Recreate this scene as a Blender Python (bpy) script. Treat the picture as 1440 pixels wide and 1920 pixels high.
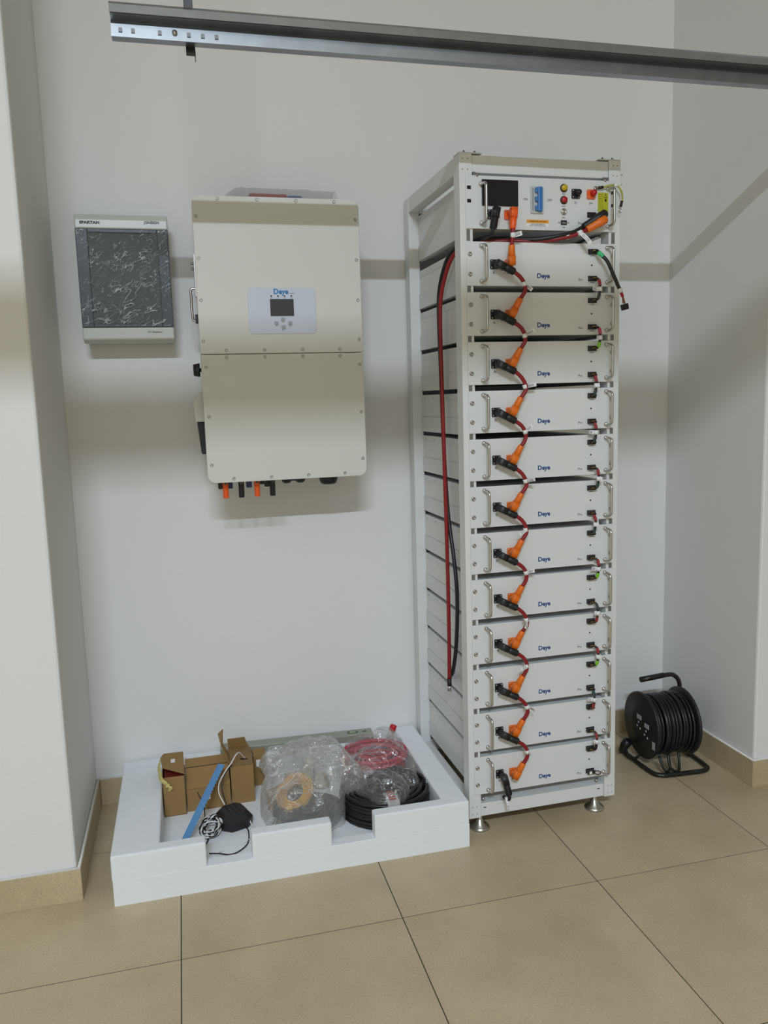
import bpy, bmesh, math, random
from mathutils import Vector, Matrix, noise
random.seed(7)
PI = math.pi
SC = bpy.context.scene
COL = SC.collection
for o in list(bpy.data.objects): bpy.data.objects.remove(o)

# ------------------------------------------------------------ camera
cam = bpy.data.cameras.new('camera'); camo = bpy.data.objects.new('camera', cam); COL.objects.link(camo)
yaw, pitch, roll = .2429, .1373, -.0302
fw = Vector((math.sin(yaw)*math.cos(pitch), math.cos(yaw)*math.cos(pitch), -math.sin(pitch)))
r0 = Vector((math.cos(yaw), -math.sin(yaw), 0)); u0 = r0.cross(fw)
rr = math.cos(roll)*r0 + math.sin(roll)*u0; uu = -math.sin(roll)*r0 + math.cos(roll)*u0
m = Matrix((rr, uu, -fw)).transposed().to_4x4(); m.translation = Vector((.3767, -2.9479, 1.4307))
camo.matrix_world = m
cam.sensor_fit = 'HORIZONTAL'; cam.sensor_width = 36; cam.lens = 1508.8/1440*36
cam.clip_start = .05
SC.camera = camo

# ------------------------------------------------------------ light
SC.view_settings.view_transform = 'Standard'; SC.view_settings.look = 'None'
SC.view_settings.gamma = 1; SC.view_settings.exposure = -.60
w = bpy.data.worlds.new('world'); SC.world = w; w.use_nodes = True
w.node_tree.nodes['Background'].inputs[0].default_value = (.8, .85, .9, 1)
w.node_tree.nodes['Background'].inputs[1].default_value = .05
def area(name, loc, tgt, sx, sy, power, col):
    l = bpy.data.lights.new(name, 'AREA'); l.shape = 'RECTANGLE'; l.size = sx; l.size_y = sy; l.energy = power; l.color = col
    o = bpy.data.objects.new(name, l); COL.objects.link(o); o.location = loc
    o.rotation_euler = (Vector(tgt)-Vector(loc)).to_track_quat('-Z', 'Y').to_euler()
    return o
area('tube_lamp', (-.25, -6.0, 4.31), (-.25, -5.9999, 0), 1.5, .12, 515, (.77, .875, 1.0))
area('fill_light', (1.0, -5.2, 4.5), (1.0, -5.1999, 0), 3.4, 2.4, 30, (1.0, .93, .84))  # unseen soft fill, added to raise the ambient light
area('fill_light', (-1.6, -3.4, 4.5), (-1.3, -2.8, 0), 1.2, 1.2, 16, (1.0, .95, .88))  # second unseen fill, added from the left

# ------------------------------------------------------------ materials
MATS = {}
def mat(name, col, rough=.5, metal=0, bump=0, bscale=200, var=0, vscale=5, spec=.5, coat=0, rnd=0):
    if name in MATS: return MATS[name]
    mt = bpy.data.materials.new(name); mt.use_nodes = True; nt = mt.node_tree; b = nt.nodes['Principled BSDF']
    b.inputs['Base Color'].default_value = (*col, 1); b.inputs['Roughness'].default_value = rough
    b.inputs['Metallic'].default_value = metal; b.inputs['Specular IOR Level'].default_value = spec
    b.inputs['Coat Weight'].default_value = coat
    tc = nt.nodes.new('ShaderNodeTexCoord')
    if var:
        n = nt.nodes.new('ShaderNodeTexNoise'); n.inputs['Scale'].default_value = vscale; n.inputs['Detail'].default_value = 6
        nt.links.new(tc.outputs['Object'], n.inputs['Vector'])
        mx = nt.nodes.new('ShaderNodeMix'); mx.data_type = 'RGBA'
        mx.inputs['A'].default_value = (*[c*(1-var) for c in col], 1); mx.inputs['B'].default_value = (*[min(1, c*(1+var)) for c in col], 1)
        nt.links.new(n.outputs['Fac'], mx.inputs['Factor']); nt.links.new(mx.outputs['Result'], b.inputs['Base Color'])
    if bump:
        n2 = nt.nodes.new('ShaderNodeTexNoise'); n2.inputs['Scale'].default_value = bscale; n2.inputs['Detail'].default_value = 4
        nt.links.new(tc.outputs['Object'], n2.inputs['Vector'])
        bp = nt.nodes.new('ShaderNodeBump'); bp.inputs['Strength'].default_value = bump; bp.inputs['Distance'].default_value = .002
        nt.links.new(n2.outputs['Fac'], bp.inputs['Height']); nt.links.new(bp.outputs['Normal'], b.inputs['Normal'])
    MATS[name] = mt
    return mt
M_wall = mat('wall_paint', (.80, .80, .785), .75, bump=.35, bscale=160, var=.015, vscale=3, spec=.3)
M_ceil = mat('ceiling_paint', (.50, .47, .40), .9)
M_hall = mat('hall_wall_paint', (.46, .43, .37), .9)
M_grout = mat('grout', (.050, .042, .030), .9)
M_white = mat('white_powder_coat', (.74, .755, .745), .42, bump=.12, bscale=900)
M_panel = mat('panel_white', (.73, .75, .745), .45, bump=.1, bscale=900)
M_body = mat('module_body', (.78, .79, .77), .5)
M_inv = mat('inverter_cream', (.68, .68, .64), .5, bump=.12, bscale=700)
M_invbody = mat('inverter_body', (.5, .5, .47), .5)
M_lcd = mat('lcd_membrane', (.60, .64, .75), .35)
M_black = mat('black_plastic', (.012, .012, .014), .45)
M_rubber = mat('black_cable', (.010, .010, .012), .38)
M_screen = mat('dark_screen', (.018, .020, .020), .16)
M_lcds = mat('dark_lcd', (.035, .040, .042), .3)
M_orange = mat('orange_plastic', (.80, .17, .010), .42)
M_orange2 = mat('bright_orange_plastic', (.9, .12, .015), .4)
M_redcab = mat('red_cable', (.26, .008, .012), .42)
M_redcap = mat('red_plastic', (.55, .01, .015), .3)
M_steel = mat('brushed_steel', (.62, .61, .58), .28, 1)
M_screw = mat('screw_steel', (.42, .42, .40), .35, 1)
M_galv = mat('galvanised_steel', (.34, .37, .40), .34, .9, var=.2, vscale=18)
M_darksteel = mat('dark_steel', (.05, .05, .052), .45, .6)
M_slot = mat('zinc_slot', (.20, .20, .19), .5, .4)
M_hole = mat('hole_dark', (.01, .01, .01), .9)
M_blue = mat('logo_blue', (.02, .07, .26), .5)
M_blue2 = mat('logo_bright_blue', (.01, .22, .52), .5)
M_text = mat('grey_print', (.09, .10, .12), .6)
M_tag = mat('paper_tag', (.85, .86, .86), .6)
M_yellow = mat('yellow_button', (.62, .42, .01), .35)
M_redbtn = mat('red_button', (.45, .012, .015), .35)
M_ylab = mat('yellow_label', (.50, .50, .02), .5)
M_olab = mat('orange_label', (.85, .35, .03), .5)
M_brk = mat('breaker_grey', (.55, .58, .58), .4)
M_brkb = mat('breaker_blue', (.04, .19, .50), .35)
M_green = mat('green_sleeve', (.05, .55, .2), .45)
M_lime = mat('lime_sleeve', (.2, .6, .02), .45)
M_gw = mat('green_yellow_wire', (.42, .45, .04), .45, var=.6, vscale=60)
M_foam = mat('white_foam', (.85, .88, .91), .85, bump=.5, bscale=120, var=.02, vscale=20, spec=.2)
M_card = mat('cardboard', (.335, .205, .082), .8, bump=.15, bscale=90, var=.08, vscale=12, spec=.2)
M_cardin = mat('cardboard_inside', (.22, .12, .05), .85, spec=.2)
M_tape = mat('yellow_ribbon', (.62, .55, .18), .5)
M_sawblue = mat('blue_strip', (.13, .32, .60), .45)
M_whcab = mat('white_wire', (.8, .8, .8), .4)
M_yelcab = mat('yellow_cable', (.80, .40, .015), .4)
M_level = mat('level_grey', (.34, .36, .30), .45, .2)
M_redprint = mat('red_print', (.5, .06, .02), .5)
M_encl = mat('enclosure_grey', (.56, .58, .54), .3)
M_brkd = mat('breaker_dark_grey', (.16, .18, .19), .45)
M_bluecap = mat('navy_plastic', (.02, .03, .16), .4)
M_greenwire = mat('dark_green_sleeve', (.03, .07, .06), .6)
M_redslv = mat('dull_red_sleeve', (.30, .03, .03), .6)
M_magenta = mat('magenta_sleeve', (.5, .05, .12), .5)
M_bagred = mat('coil_red', (.55, .02, .06), .4)
M_stone = None

def tile_mat():
    mt = bpy.data.materials.new('beige_tile'); mt.use_nodes = True; nt = mt.node_tree; b = nt.nodes['Principled BSDF']
    b.inputs['Roughness'].default_value = .38
    tc = nt.nodes.new('ShaderNodeTexCoord'); oi = nt.nodes.new('ShaderNodeObjectInfo')
    ad = nt.nodes.new('ShaderNodeVectorMath'); ad.operation = 'ADD'
    nt.links.new(tc.outputs['Object'], ad.inputs[0]); nt.links.new(oi.outputs['Random'], ad.inputs[1])
    sc = nt.nodes.new('ShaderNodeVectorMath'); sc.operation = 'ADD'
    n1 = nt.nodes.new('ShaderNodeTexNoise'); n1.noise_dimensions = '4D'; n1.inputs['Scale'].default_value = 3.5; n1.inputs['Detail'].default_value = 9; n1.inputs['Roughness'].default_value = .62
    mw = nt.nodes.new('ShaderNodeMath'); mw.operation = 'MULTIPLY'; mw.inputs[1].default_value = 40
    nt.links.new(oi.outputs['Random'], mw.inputs[0]); nt.links.new(mw.outputs[0], n1.inputs['W'])
    nt.links.new(tc.outputs['Object'], n1.inputs['Vector'])
    cr = nt.nodes.new('ShaderNodeValToRGB')
    cr.color_ramp.elements[0].position = .3; cr.color_ramp.elements[0].color = (.50, .38, .195, 1)
    cr.color_ramp.elements[1].position = .72; cr.color_ramp.elements[1].color = (.69, .55, .32, 1)
    nt.links.new(n1.outputs['Fac'], cr.inputs[0])
    n2 = nt.nodes.new('ShaderNodeTexNoise'); n2.inputs['Scale'].default_value = 180; n2.inputs['Detail'].default_value = 3
    nt.links.new(tc.outputs['Object'], n2.inputs['Vector'])
    mx = nt.nodes.new('ShaderNodeMix'); mx.data_type = 'RGBA'; mx.blend_type = 'MULTIPLY'; mx.inputs['Factor'].default_value = .5
    nt.links.new(cr.outputs[0], mx.inputs['A']); nt.links.new(n2.outputs['Fac'], mx.inputs['B'])
    g = nt.nodes.new('ShaderNodeBrightContrast'); g.inputs['Bright'].default_value = .075
    nt.links.new(mx.outputs['Result'], g.inputs['Color']); nt.links.new(g.outputs[0], b.inputs['Base Color'])
    bp = nt.nodes.new('ShaderNodeBump'); bp.inputs['Strength'].default_value = .12; bp.inputs['Distance'].default_value = .001
    nt.links.new(n2.outputs['Fac'], bp.inputs['Height']); nt.links.new(bp.outputs['Normal'], b.inputs['Normal'])
    return mt
M_tile = tile_mat()

def film_mat(name, tint, opac, glossw=.5, scale=30, wr=.6, edge=.45, rough=.12, crease=0, cw=.03, cs=9, stretch=(1, 1, 1), rot=.5):
    mt = bpy.data.materials.new(name); mt.use_nodes = True; nt = mt.node_tree
    nt.nodes.remove(nt.nodes['Principled BSDF']); out = nt.nodes['Material Output']
    tr = nt.nodes.new('ShaderNodeBsdfTransparent'); tr.inputs[0].default_value = (.97, .97, .97, 1)
    df = nt.nodes.new('ShaderNodeBsdfDiffuse'); df.inputs[0].default_value = (*tint, 1)
    gl = nt.nodes.new('ShaderNodeBsdfGlossy'); gl.inputs[0].default_value = (1, 1, 1, 1); gl.inputs['Roughness'].default_value = rough
    tc = nt.nodes.new('ShaderNodeTexCoord')
    no = nt.nodes.new('ShaderNodeTexNoise'); no.inputs['Scale'].default_value = scale; no.inputs['Detail'].default_value = 5; no.inputs['Distortion'].default_value = 1.5
    nt.links.new(tc.outputs['Object'], no.inputs['Vector'])
    bp = nt.nodes.new('ShaderNodeBump'); bp.inputs['Strength'].default_value = wr; bp.inputs['Distance'].default_value = .02
    nt.links.new(no.outputs['Fac'], bp.inputs['Height'])
    nt.links.new(bp.outputs['Normal'], gl.inputs['Normal']); nt.links.new(bp.outputs['Normal'], df.inputs['Normal'])
    m1 = nt.nodes.new('ShaderNodeMixShader'); m1.inputs[0].default_value = glossw
    nt.links.new(df.outputs[0], m1.inputs[1]); nt.links.new(gl.outputs[0], m1.inputs[2])
    lw = nt.nodes.new('ShaderNodeLayerWeight'); lw.inputs[0].default_value = .35
    nt.links.new(bp.outputs['Normal'], lw.inputs['Normal'])
    ml = nt.nodes.new('ShaderNodeMath'); ml.operation = 'MULTIPLY_ADD'; ml.inputs[1].default_value = edge; ml.inputs[2].default_value = opac
    nt.links.new(lw.outputs['Facing'], ml.inputs[0]); ml.use_clamp = True
    src = ml.outputs[0]
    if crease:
        # whitened creases, with their highlights painted in as diffuse white lines
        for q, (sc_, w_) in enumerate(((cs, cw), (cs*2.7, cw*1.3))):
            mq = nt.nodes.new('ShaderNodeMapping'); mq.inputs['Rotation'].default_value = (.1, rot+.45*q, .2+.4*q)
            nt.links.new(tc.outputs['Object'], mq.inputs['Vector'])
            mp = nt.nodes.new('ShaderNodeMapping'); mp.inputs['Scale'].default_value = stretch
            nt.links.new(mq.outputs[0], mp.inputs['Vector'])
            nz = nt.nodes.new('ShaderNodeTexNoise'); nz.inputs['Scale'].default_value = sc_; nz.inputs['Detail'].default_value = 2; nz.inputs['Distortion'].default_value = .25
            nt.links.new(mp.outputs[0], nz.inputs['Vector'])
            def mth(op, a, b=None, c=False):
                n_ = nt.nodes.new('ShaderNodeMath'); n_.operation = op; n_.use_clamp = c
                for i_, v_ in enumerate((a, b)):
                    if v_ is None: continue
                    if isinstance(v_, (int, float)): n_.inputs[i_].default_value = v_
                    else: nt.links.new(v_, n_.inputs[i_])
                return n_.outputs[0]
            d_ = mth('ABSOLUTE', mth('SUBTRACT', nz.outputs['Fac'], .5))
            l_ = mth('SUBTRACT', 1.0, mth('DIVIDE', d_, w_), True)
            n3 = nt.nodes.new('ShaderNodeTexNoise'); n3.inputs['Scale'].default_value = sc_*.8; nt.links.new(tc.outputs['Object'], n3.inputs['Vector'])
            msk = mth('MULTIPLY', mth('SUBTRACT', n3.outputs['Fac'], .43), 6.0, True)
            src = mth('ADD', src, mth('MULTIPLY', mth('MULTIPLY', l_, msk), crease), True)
    m2 = nt.nodes.new('ShaderNodeMixShader'); nt.links.new(src, m2.inputs[0])
    nt.links.new(tr.outputs[0], m2.inputs[1]); nt.links.new(m1.outputs[0], m2.inputs[2]); nt.links.new(m2.outputs[0], out.inputs[0])
    return mt
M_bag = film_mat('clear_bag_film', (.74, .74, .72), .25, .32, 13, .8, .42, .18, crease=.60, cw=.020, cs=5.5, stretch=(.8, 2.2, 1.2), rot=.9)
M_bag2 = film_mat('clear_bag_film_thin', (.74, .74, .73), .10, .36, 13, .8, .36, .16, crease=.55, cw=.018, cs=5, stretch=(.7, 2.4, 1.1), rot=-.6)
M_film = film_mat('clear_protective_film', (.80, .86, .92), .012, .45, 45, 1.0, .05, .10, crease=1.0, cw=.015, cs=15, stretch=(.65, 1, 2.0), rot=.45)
M_bubble = film_mat('bubble_wrap_film', (.75, .75, .75), .16, .5, 120, 1.0, .4)
M_smoke = film_mat('smoked_window', (.010, .030, .045), .74, .08, 5, .0, .12, .05)
M_packtape = film_mat('packing_tape_film', (.85, .85, .85), .62, .3, 60, .3, .3)

# ------------------------------------------------------------ geometry helpers
class MB:
    def __init__(s): s.v = []; s.f = []; s.sm = []
    def add(s, vs, fs, smooth=False):
        n = len(s.v); s.v += [tuple(v) for v in vs]; s.f += [tuple(i+n for i in f) for f in fs]; s.sm += [smooth]*len(fs)
        return s
    def box(s, x0, x1, y0, y1, z0, z1, M=None):
        vs = [Vector((x, y, z)) for z in (z0, z1) for y in (y0, y1) for x in (x0, x1)]
        if M is not None: vs = [M @ v for v in vs]
        return s.add(vs, [(0, 2, 3, 1), (4, 5, 7, 6), (0, 1, 5, 4), (2, 6, 7, 3), (0, 4, 6, 2), (1, 3, 7, 5)])
    def prism(s, poly, h, M, smooth=False):
        # poly in local XY, extruded along local Z by h
        n = len(poly); vs = [M @ Vector((x, y, 0)) for x, y in poly]+[M @ Vector((x, y, h)) for x, y in poly]
        s.add(vs, [tuple(reversed(range(n))), tuple(range(n, 2*n))])
        b = len(s.v)-2*n
        for i in range(n):
            j = (i+1) % n; s.f.append((b+i, b+j, b+n+j, b+n+i)); s.sm.append(smooth)
        return s
    def lathe(s, prof, M=None, n=20):
        # prof: list of (r, z) about local Z
        M = M or Matrix()
        vs = []; fs = []
        for r, z in prof:
            for k in range(n):
                a = 2*PI*k/n; vs.append(M @ Vector((r*math.cos(a), r*math.sin(a), z)))
        for i in range(len(prof)-1):
            for k in range(n):
                l = (k+1) % n; fs.append((i*n+k, i*n+l, (i+1)*n+l, (i+1)*n+k))
        s.add(vs, fs, True)
        b = len(s.v)-len(vs)
        if prof[0][0] > 1e-6: s.f.append(tuple(b+k for k in reversed(range(n)))); s.sm.append(False)
        if prof[-1][0] > 1e-6: s.f.append(tuple(b+(len(prof)-1)*n+k for k in range(n))); s.sm.append(False)
        return s
    def tube(s, pts, r, n=8, closed=False, caps=True):
        pts = [Vector(p) for p in pts]; N = len(pts)
        rs = r if isinstance(r, (list, tuple)) else [r]*N
        vs = []; fs = []; up = None
        for i, p in enumerate(pts):
            a = pts[i-1] if (i > 0 or closed) else pts[0]; b = pts[(i+1) % N] if (i < N-1 or closed) else pts[-1]
            t = (b-a).normalized()
            if up is None:
                up = Vector((0, 0, 1)) if abs(t.z) < .9 else Vector((1, 0, 0))
            up = (up-t*up.dot(t)).normalized(); sd = t.cross(up)
            for k in range(n):
                q = 2*PI*k/n; vs.append(p+(up*math.cos(q)+sd*math.sin(q))*rs[i])
        for i in range(N-(0 if closed else 1)):
            j = (i+1) % N
            for k in range(n):
                l = (k+1) % n; fs.append((i*n+k, j*n+k, j*n+l, i*n+l))
        s.add(vs, fs, True)
        if caps and not closed:
            b = len(s.v)-len(vs); s.f.append(tuple(b+k for k in range(n))); s.f.append(tuple(b+(N-1)*n+k for k in reversed(range(n)))); s.sm += [False, False]
        return s
    def mesh(s, name):
        me = bpy.data.meshes.new(name); me.from_pydata(s.v, [], s.f); me.polygons.foreach_set('use_smooth', s.sm); me.update()
        bm = bmesh.new(); bm.from_mesh(me); bmesh.ops.recalc_face_normals(bm, faces=bm.faces); bm.to_mesh(me); bm.free()
        return me
def smooth_path(pts, n=6):
    P = [Vector(p) for p in pts]; out = []
    for i in range(len(P)-1):
        p0 = P[i-1] if i > 0 else P[0]*2-P[1]; p1 = P[i]; p2 = P[i+1]; p3 = P[i+2] if i+2 < len(P) else P[-1]*2-P[-2]
        for k in range(n):
            t = k/n; out.append(.5*((2*p1)+(p2-p0)*t+(2*p0-5*p1+4*p2-p3)*t*t+(3*p1-p0-3*p2+p3)*t**3))
    out.append(P[-1]); return out
def rrect(x0, x1, y0, y1, r, n=5):
    pts = []
    for cx, cy, a in ((x1-r, y1-r, 0), (x0+r, y1-r, 90), (x0+r, y0+r, 180), (x1-r, y0+r, 270)):
        for k in range(n+1):
            q = math.radians(a+90*k/n); pts.append((cx+r*math.cos(q), cy+r*math.sin(q)))
    return pts
# frame whose local XY is the world XZ plane and local Z points to -Y (towards the viewer)
def FR(x=0, y=0, z=0): return Matrix(((1, 0, 0, x), (0, 0, -1, y), (0, 1, 0, z), (0, 0, 0, 1)))
def obj(name, mb, mt, parent=None, bevel=0, seg=2):
    me = mb.mesh(name) if isinstance(mb, MB) else mb
    if not me.materials: me.materials.append(mt)
    o = bpy.data.objects.new(name, me); COL.objects.link(o)
    if parent: o.parent = parent
    if bevel:
        md = o.modifiers.new('bevel', 'BEVEL'); md.width = bevel; md.segments = seg; md.limit_method = 'ANGLE'; md.angle_limit = math.radians(50)
    return o
def tag(o, label, cat, group=None, kind=None):
    o['label'] = label; o['category'] = cat
    if group: o['group'] = group
    if kind: o['kind'] = kind
    return o
def thing(name, label, cat, loc=(0, 0, 0), rz=0, group=None):
    o = bpy.data.objects.new(name, None); COL.objects.link(o); o.location = loc; o.rotation_euler = (0, 0, rz); o.empty_display_size = .05
    return tag(o, label, cat, group)
def kids(o): return [c for c in bpy.data.objects if c.parent == o]
def copy_tree(o, parent=None):
    c = o.copy(); COL.objects.link(c); c.parent = parent
    for ch in kids(o): copy_tree(ch, c)
    return c
def struct(name, mb, mt, parent=None, bevel=0):
    o = obj(name, mb, mt, parent, bevel)
    if not parent: o['kind'] = 'structure'
    return o
def text(name, s, size, mt, parent, loc, align='CENTER', bold=0, depth=.0003, rot=None, sx=1):
    cu = bpy.data.curves.new(name, 'FONT'); cu.body = s; cu.size = size; cu.align_x = align; cu.align_y = 'CENTER'; cu.extrude = depth; cu.offset = bold; cu.resolution_u = 3
    t = bpy.data.objects.new(name, cu); COL.objects.link(t)
    me = bpy.data.meshes.new_from_object(t.evaluated_get(bpy.context.evaluated_depsgraph_get()))
    bpy.data.objects.remove(t); me.materials.clear(); me.materials.append(mt)
    o = bpy.data.objects.new(name, me); COL.objects.link(o); o.parent = parent; o.location = loc
    o.rotation_euler = rot or (PI/2, 0, 0); o.scale = (sx, 1, 1)
    return o
def xform(d, u, o):
    # matrix with local Z along d, local X near u
    z = Vector(d).normalized(); x = Vector(u); x = (x-z*x.dot(z)).normalized(); y = z.cross(x)
    m = Matrix((x, y, z)).transposed().to_4x4(); m.translation = Vector(o); return m

# ------------------------------------------------------------ room
NW, PL, PR = 2.3188, -.5847, -.579          # niche width, pier fronts
X0, X1, Y0, H = -3.0, 5.0, -8.0, 4.6
struct('wall_back', MB().box(-.05, NW+.05, 0, .15, 0, H), M_wall)
struct('wall_left', MB().box(X0, 0, PL, .15, 0, H), M_wall, bevel=.008)
struct('wall_right', MB().box(NW, X1, PR, .15, 0, H), M_wall, bevel=.008)
struct('wall_far_left', MB().box(X0-.15, X0, Y0, .15, 0, H), M_hall)
struct('wall_far_right', MB().box(X1, X1+.15, Y0, .15, 0, H), M_hall)
struct('wall_front', MB().box(X0-.15, X1+.15, Y0-.15, Y0, 0, H), M_hall)
struct('ceiling', MB().box(X0-.15, X1+.15, Y0-.15, .15, H, H+.1), M_ceil)
fl = struct('floor', MB().box(X0-.15, X1+.15, Y0-.15, .15, -.1, -.0009), M_grout)
S, GX, GY = .6, .2917, -.9425
tmesh = {}
def rect_tile(x0, x1, y0, y1):
    k = (round(x1-x0, 3), round(y1-y0, 3))
    if k not in tmesh:
        me = MB().box(0, k[0], 0, k[1], -.0009, 0).mesh('tile'); me.materials.append(M_tile); tmesh[k] = me
    o = bpy.data.objects.new('tile', tmesh[k]); COL.objects.link(o); o.parent = fl; o.location = (x0, y0, 0)
for i in range(-5, 8):
    for j in range(-11, 2):
        a, b, c, d = GX+i*S+.0015, GX+(i+1)*S-.0015, GY+j*S+.0015, GY+(j+1)*S-.0015
        a = max(a, X0); b = min(b, X1); d = min(d, 0)
        if c > -.01 or b-a < .05: continue
        if c >= PL and (b < 0 or a > NW): continue
        rect_tile(a, b, c, d)
BH, BT = .0996, .012
def skirting(name, runs):
    e = bpy.data.objects.new(name, None); COL.objects.link(e); e['kind'] = 'structure'
    for (x0, x1, y0, y1) in runs: obj('skirting_tile', MB().box(x0, x1, y0, y1, 0, BH), M_tile, e, bevel=.001)
skirting('baseboard_back', [(BT+.001, .29, -BT, 0), (.292, .89, -BT, 0), (.892, 1.49, -BT, 0), (1.492, 2.09, -BT, 0), (2.092, NW-BT-.001, -BT, 0)])
skirting('baseboard_left', [(0, BT, PL, -.001)])
skirting('baseboard_right', [(NW-BT, NW, -.225, -.001), (NW-BT, NW, PR, -.227)])
skirting('baseboard_front_left', [(X0+.01+.6*k, X0+.608+.6*k, PL-BT, PL) for k in range(4)]+[(X0+2.41, BT, PL-BT, PL)])
skirting('baseboard_front_right', [(NW-BT, NW+.5, PR-BT, PR)]+[(NW+.502+.6*k, min(X1-.01, NW+1.1+.6*k), PR-BT, PR) for k in range(4)])
# white filler bead along the tops of the skirting
cb = MB()
for p, q in (((.012, -.006, BH), (NW-.012, -.006, BH)), ((.006, -.01, BH), (.006, PL-.008, BH)), ((NW-.006, -.01, BH), (NW-.006, PR-.008, BH)), ((-1.2, PL-.006, BH), (.008, PL-.006, BH)), ((NW-.008, PR-.006, BH), (NW+1, PR-.006, BH))):
    cb.tube([p, q], .004, 6)
struct('trim_1', cb, M_wall)
# unseen beam inferred above and behind the photographer, placed to throw the broad soft band on the wall
struct('trim_2', MB().box(X0, X1, -4.43, -4.37, 3.500, 3.550), M_galv)

# ------------------------------------------------------------ overhead rail
rail = thing('overhead_door_rail', 'long galvanised steel channel rail running overhead across the top of the niche', 'rail', (.281, -.94, 2.26))
th = .0022
prof = [(.034, .0), (.0, -.004), (.004, .022), (.012, .034), (-.012, .040), (-.026, .036), (-.030, .048), (-.020, .056), (-.012, .0555)]
L = 3.4
rb = MB(); vs = []; n = len(prof)
nrm = []
for i in range(n):
    a = Vector(prof[max(0, i-1)]); b = Vector(prof[min(n-1, i+1)]); t = (b-a).normalized(); nrm.append(Vector((-t.y, t.x))*th)
loop = [Vector(p) for p in prof]+[Vector(p)+q for p, q in reversed(list(zip(prof, nrm)))]
vs = [(0, p.x, p.y) for p in loop]+[(L, p.x, p.y) for p in loop]; m_ = len(loop)
fs = [(i, (i+1) % m_, m_+(i+1) % m_, m_+i) for i in range(m_)]
for i in range(n-1): fs += [(i, i+1, m_-2-i, m_-1-i), (m_+i, m_+m_-1-i, m_+m_-2-i, m_+i+1)]
rb.add(vs, fs); obj('channel', rb, M_galv, rail)
for hx in (.020, .047, .105, .169, .200, .231):
    obj('square_hole', MB().box(hx-.004, hx+.004, -.003, .004, .004, .013), M_slot, rail)
obj('bolt', MB().lathe([(.006, 0), (.006, .003), (.003, .006), (0, .007)], FR(.138, -.0005, .011), 12), M_steel, rail)
hang = thing('rail_hanger_strap', 'dark steel hanger strap dropping from above behind the left end of the overhead rail', 'bracket', (.454, -.894, 2.236))
obj('strap', MB().box(-.0105, .0105, 0, .004, .008, 2.36), M_darksteel, hang)
obj('foot_flange', MB().box(-.0105, .0105, -.014, 0, .008, .012).box(.0085, .0105, -.006, 0, -.006, .012), M_darksteel, hang)

# ------------------------------------------------------------ wall distribution box
eb = thing('distribution_box', 'pale grey wall distribution box with dark smoked window on the left', 'electrical box', (.087, 0, 1.645))
EW, EH, ED = .289, .408, .125
# slightly barrel shaped body: prism in the YZ plane swept along X
yz = [(0, .012), (-.095, 0), (-ED, .012), (-ED, EH-.02), (-ED+.012, EH), (0, EH)]
def swept(poly, x0, x1):
    n = len(poly); mb = MB(); mb.add([(x0, y, z) for y, z in poly]+[(x1, y, z) for y, z in poly],
        [tuple(range(n)), tuple(reversed(range(n, 2*n)))]+[(i, n+i, n+(i+1) % n, (i+1) % n) for i in range(n)]); return mb
obj('back_shell', swept([(0, .004), (-.075, .004), (-.075, EH-.004), (0, EH-.004)], .004, EW-.004), M_encl, eb, .006, 3)
WZ0, WZ1 = .050, EH-.048
fr = MB()
fr.v = []; 
lower = swept([(-.07, .004), (-.095, 0), (-ED, .012), (-ED-.001, WZ0), (-.07, WZ0)], 0, EW)
upper = swept([(-.07, WZ1), (-ED-.001, WZ1), (-ED, EH-.02), (-ED+.014, EH), (-.07, EH)], 0, EW)
obj('lower_cover', lower, M_encl, eb, .005, 3); obj('upper_cover', upper, M_encl, eb, .005, 3)
obj('side_cheek', MB().box(0, .004, -.118, -.07, WZ0, WZ1), M_encl, eb); obj('side_cheek', MB().box(EW-.004, EW, -.118, -.07, WZ0, WZ1), M_encl, eb)
obj('mounting_plate', MB().box(.004, EW-.004, -.078, -.07, WZ0, WZ1), M_brkd, eb)
door = MB().box(.001, .038, -ED-.004, -.112, WZ0, WZ1).box(EW-.036, EW-.001, -ED-.004, -.112, WZ0, WZ1).box(.038, EW-.036, -ED-.004, -.114, WZ0, WZ0+.012).box(.038, EW-.036, -ED-.004, -.114, WZ1-.012, WZ1)
dr = obj('door_frame', door, mat('door_frame_dark', (.060, .075, .088), .25), eb, .002)
obj('window_pane', MB().box(.038, EW-.036, -ED-.001, -.118, WZ0+.012, WZ1-.012), M_smoke, dr)
for row, zc in enumerate((.255, .118)):
    obj('cover_strip', MB().box(.03, EW-.03, -.086, -.078, zc-.05, zc+.052), mat('din_cover', (.36, .40, .40), .5), eb, .002)
    for k, (bx, bw, dk) in enumerate(((.042, .036, 1), (.078, .036, 0), (.115, .018, 0), (.133, .054, 1), (.190, .05, 0))):
        b_ = obj('breaker', MB().box(bx, bx+bw-.001, -.098, -.086, zc-.026, zc+.026), M_brk if not dk else mat('breaker_mid_grey', (.26, .29, .30), .45), eb, .0015)
        if dk:
            for q in range(2 if bw < .04 else 3):
                obj('toggle', MB().box(bx+.006+q*.016, bx+.013+q*.016, -.108, -.098, zc-.010, zc+.006), M_black, b_, .001)
    if row: 
        for wx in (.128, .232): obj('indicator_tag', MB().box(wx, wx+.010, -.1005, -.098, zc+.010, zc+.016), M_tag, eb)
text('maker_lettering', 'SPARTAN', .0115, M_text, eb, (.047, -ED-.002, WZ1+.019), bold=.0006, sx=1.25)
text('model_lettering', 'JONSSON', .0115, M_text, eb, (EW-.050, -ED-.002, WZ1+.022), bold=.0002, sx=.95)
text('uv_lettering', 'UV Resistant', .0088, M_text, eb, (EW-.062, -ED-.002, WZ0-.016))
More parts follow.
